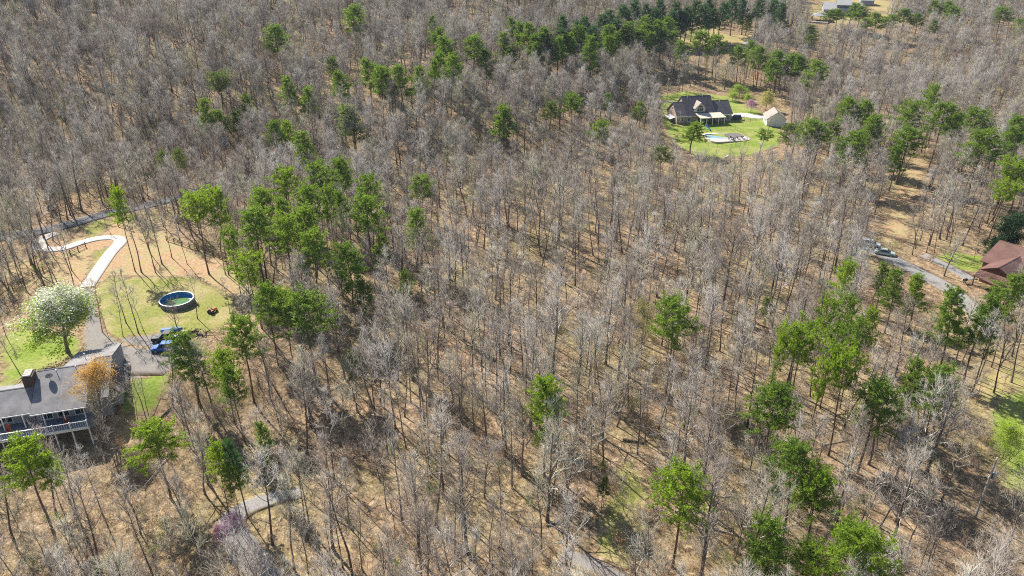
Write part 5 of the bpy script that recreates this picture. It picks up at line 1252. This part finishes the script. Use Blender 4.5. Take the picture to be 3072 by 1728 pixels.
# firewood heap
b1 = G(592, 1003)
o = thing('firewood_heap', 'heap of brown logs and branches at the lawn edge above the pines', 'wood heap', b1)
R_ = np.random.default_rng(8)
for k in range(34):
    a = R_.uniform(0, 3.14); L = R_.uniform(.7, 1.9); zc = .15 + .9 * (k / 34) * R_.uniform(.4, 1); x, y = R_.normal(0, .8 * (1.2 - zc * .6)), R_.normal(0, .55 * (1.2 - zc * .6)); dz = R_.normal(0, .12)
    MB().cyl((x - math.cos(a) * L / 2, y - math.sin(a) * L / 2, max(.06, zc - dz)), (x + math.cos(a) * L / 2, y + math.sin(a) * L / 2, max(.06, zc + dz)), R_.uniform(.05, .12), n=6).build('log', 'rotten_wood' if k % 3 else 'dead_wood', o)
# wooden rail fences round the driveway
def rail_fence(label, pix):
    return metal_fence('rail_fence', label, [G(*p) for p in pix], 1.25, 0, (0.4, 0.8, 1.18), 'fence_wood', 2.6, rr=0.055, pw=0.075)
rail_fence('brown rail fence below the left end of the pale driveway', [(40, 872), (100, 832), (160, 800)])
rail_fence('short brown rail fence inside the bend of the pale driveway', [(212, 765), (258, 742)])
rail_fence('short brown rail fence right of the road above the driveway', [(355, 680), (400, 695)])
rail_fence('long brown rail fence across the bare ground under the tall trees', [(500, 722), (570, 745), (640, 765), (695, 795)])

# utility pole with transformer and three wires
u0 = G(2925, 1552); H = 10.2
o = thing('utility_pole', 'grey utility pole with round transformer near the bottom right corner', 'utility pole', u0)
pole = MB(); pole.cyl((0, 0, -0.5), (0, 0, H), 0.17, 0.12, n=10); pole.build('pole', 'pole_wood', o)
tr_ = MB(); tr_.cyl((0.48, -0.1, H - 3.3), (0.48, -0.1, H - 2.25), 0.3, n=14); tr_.cyl((0.48, -0.1, H - 2.25), (0.48, -0.1, H - 2.15), 0.3, 0.22, n=14); tr_ = tr_.build('transformer', 'grey_metal', o)
for y in (-.22, .02): MB().cyl((0.48, y, H - 2.15), (0.48, y, H - 1.85), .05, n=6).build('bushing', 'white_paint', tr_)
MB().box(0.1, 0.2, -.16, -.04, H - 3.1, H - 2.4).build('bracket', 'dark_metal', o)
MB().cyl((0, 0, H), (0, 0, H + .35), .06, n=8).build('insulator', 'white_paint', o); MB().cyl((-.16, 0, H - 3.2), (-.16, 0, H - 2.9), .09, n=8).build('insulator', 'white_paint', o)
for k, (z0_, r_) in enumerate([(H + .33, .022), (H - 1.6, .022), (H - 3.0, .03)]):
    pts = [(t * 38, t * 30, z0_ - 3.2 * 4 * t * (1 - t) * .5 + t * .5) for t in np.linspace(0, 1, 14)]
    m = MB()
    for a, b in zip(pts[:-1], pts[1:]): m.cyl(a, b, r_, n=5, cap=False)
    m.build('wire', 'dark_metal', o)

# fallen logs in the woods
LOGS = [((1868, 1322), (1925, 1330), .28, 'rotten_wood', 'dark rotting log on the mossy clearing'), ((1990, 1316), (2140, 1306), .10, 'dead_wood', 'long pale fallen trunk beyond the mossy clearing'), ((2460, 1338), (2560, 1318), .12, 'dead_wood', 'pale fallen trunk right of the large pines'),
        ((2148, 1494), (2196, 1490), .12, 'dead_wood', 'short pale log right of the bottom middle pine'), ((1005, 1555), (1058, 1588), .2, 'dead_wood', 'pale fallen trunk end in the woods right of the lane'), ((2425, 1605), (2445, 1630), .1, 'dead_wood', 'pale broken stick on the ground between the two bottom pines'),
        ((196, 226), (228, 274), .11, 'dead_wood', 'thin pale fallen trunk high on the left hillside'), ((545, 285), (570, 335), .11, 'dead_wood', 'thin pale fallen trunk left of the hillside pines'), ((1640, 1770 - 190), (1700, 1560), .14, 'rotten_wood', 'dark fallen log left of the mossy clearing'),
        ((300, 1010), (345, 1022), .07, 'dead_wood', 'thin pale pole lying along the gravel drive'), ((470, 1265), (512, 1225), .16, 'rotten_wood', 'dark log on the dry slope right of the deck house'), ((2620, 1010), (2650, 1000), .1, 'dead_wood', 'pale broken trunk behind the leaning pine group')]
for (a, b, r, mat, lab) in LOGS:
    A, B = G(*a), G(*b); o = thing('fallen_log', lab, 'log', A)
    d_ = B - A; n = 6; w = Wood(); pts = np.array([d_ * t + np.array([0, 0, r * .8 + float(hgt(*(A + d_ * t)[:2])) - (A[2] + d_[2] * t)]) for t in np.linspace(0, 1, n)])
    w.tube(pts, np.linspace(r, r * .6, n), 7)
    link('stem', wood_mesh('log_stem', w, mat), o)
    w = Wood(); side = np.cross(norm(d_), [0, 0, 1])
    for k in range(5):
        q = pts[min(n - 1, 2 + k % 4)]; e = q + side * (1 if k % 2 else -1) * R_.uniform(.5, 1.4) + norm(d_) * R_.uniform(.2, .9) + np.array([0, 0, R_.uniform(.1, .7)]); w.cone.append((*q, *e, r * .3))
    link('branches', wood_mesh('log_branches', w, mat), o)

# ------------------------------------------------------------------ thin spring haze
HAZE = 0.00008
m, nt, out = newmat('thin_haze')
pv = N(nt, 'ShaderNodeVolumePrincipled'); pv.inputs['Color'].default_value = (0.72, 0.82, 1.0, 1); pv.inputs['Density'].default_value = HAZE; pv.inputs['Anisotropy'].default_value = 0.0
nt.links.new(pv.outputs[0], out.inputs['Volume'])
tag(MB().box(-4600, 4600, -4200, 8200, -4.0, 96.0).build('haze', 'thin_haze'), 'thin pale blue haze over the distant woods', kind='stuff')
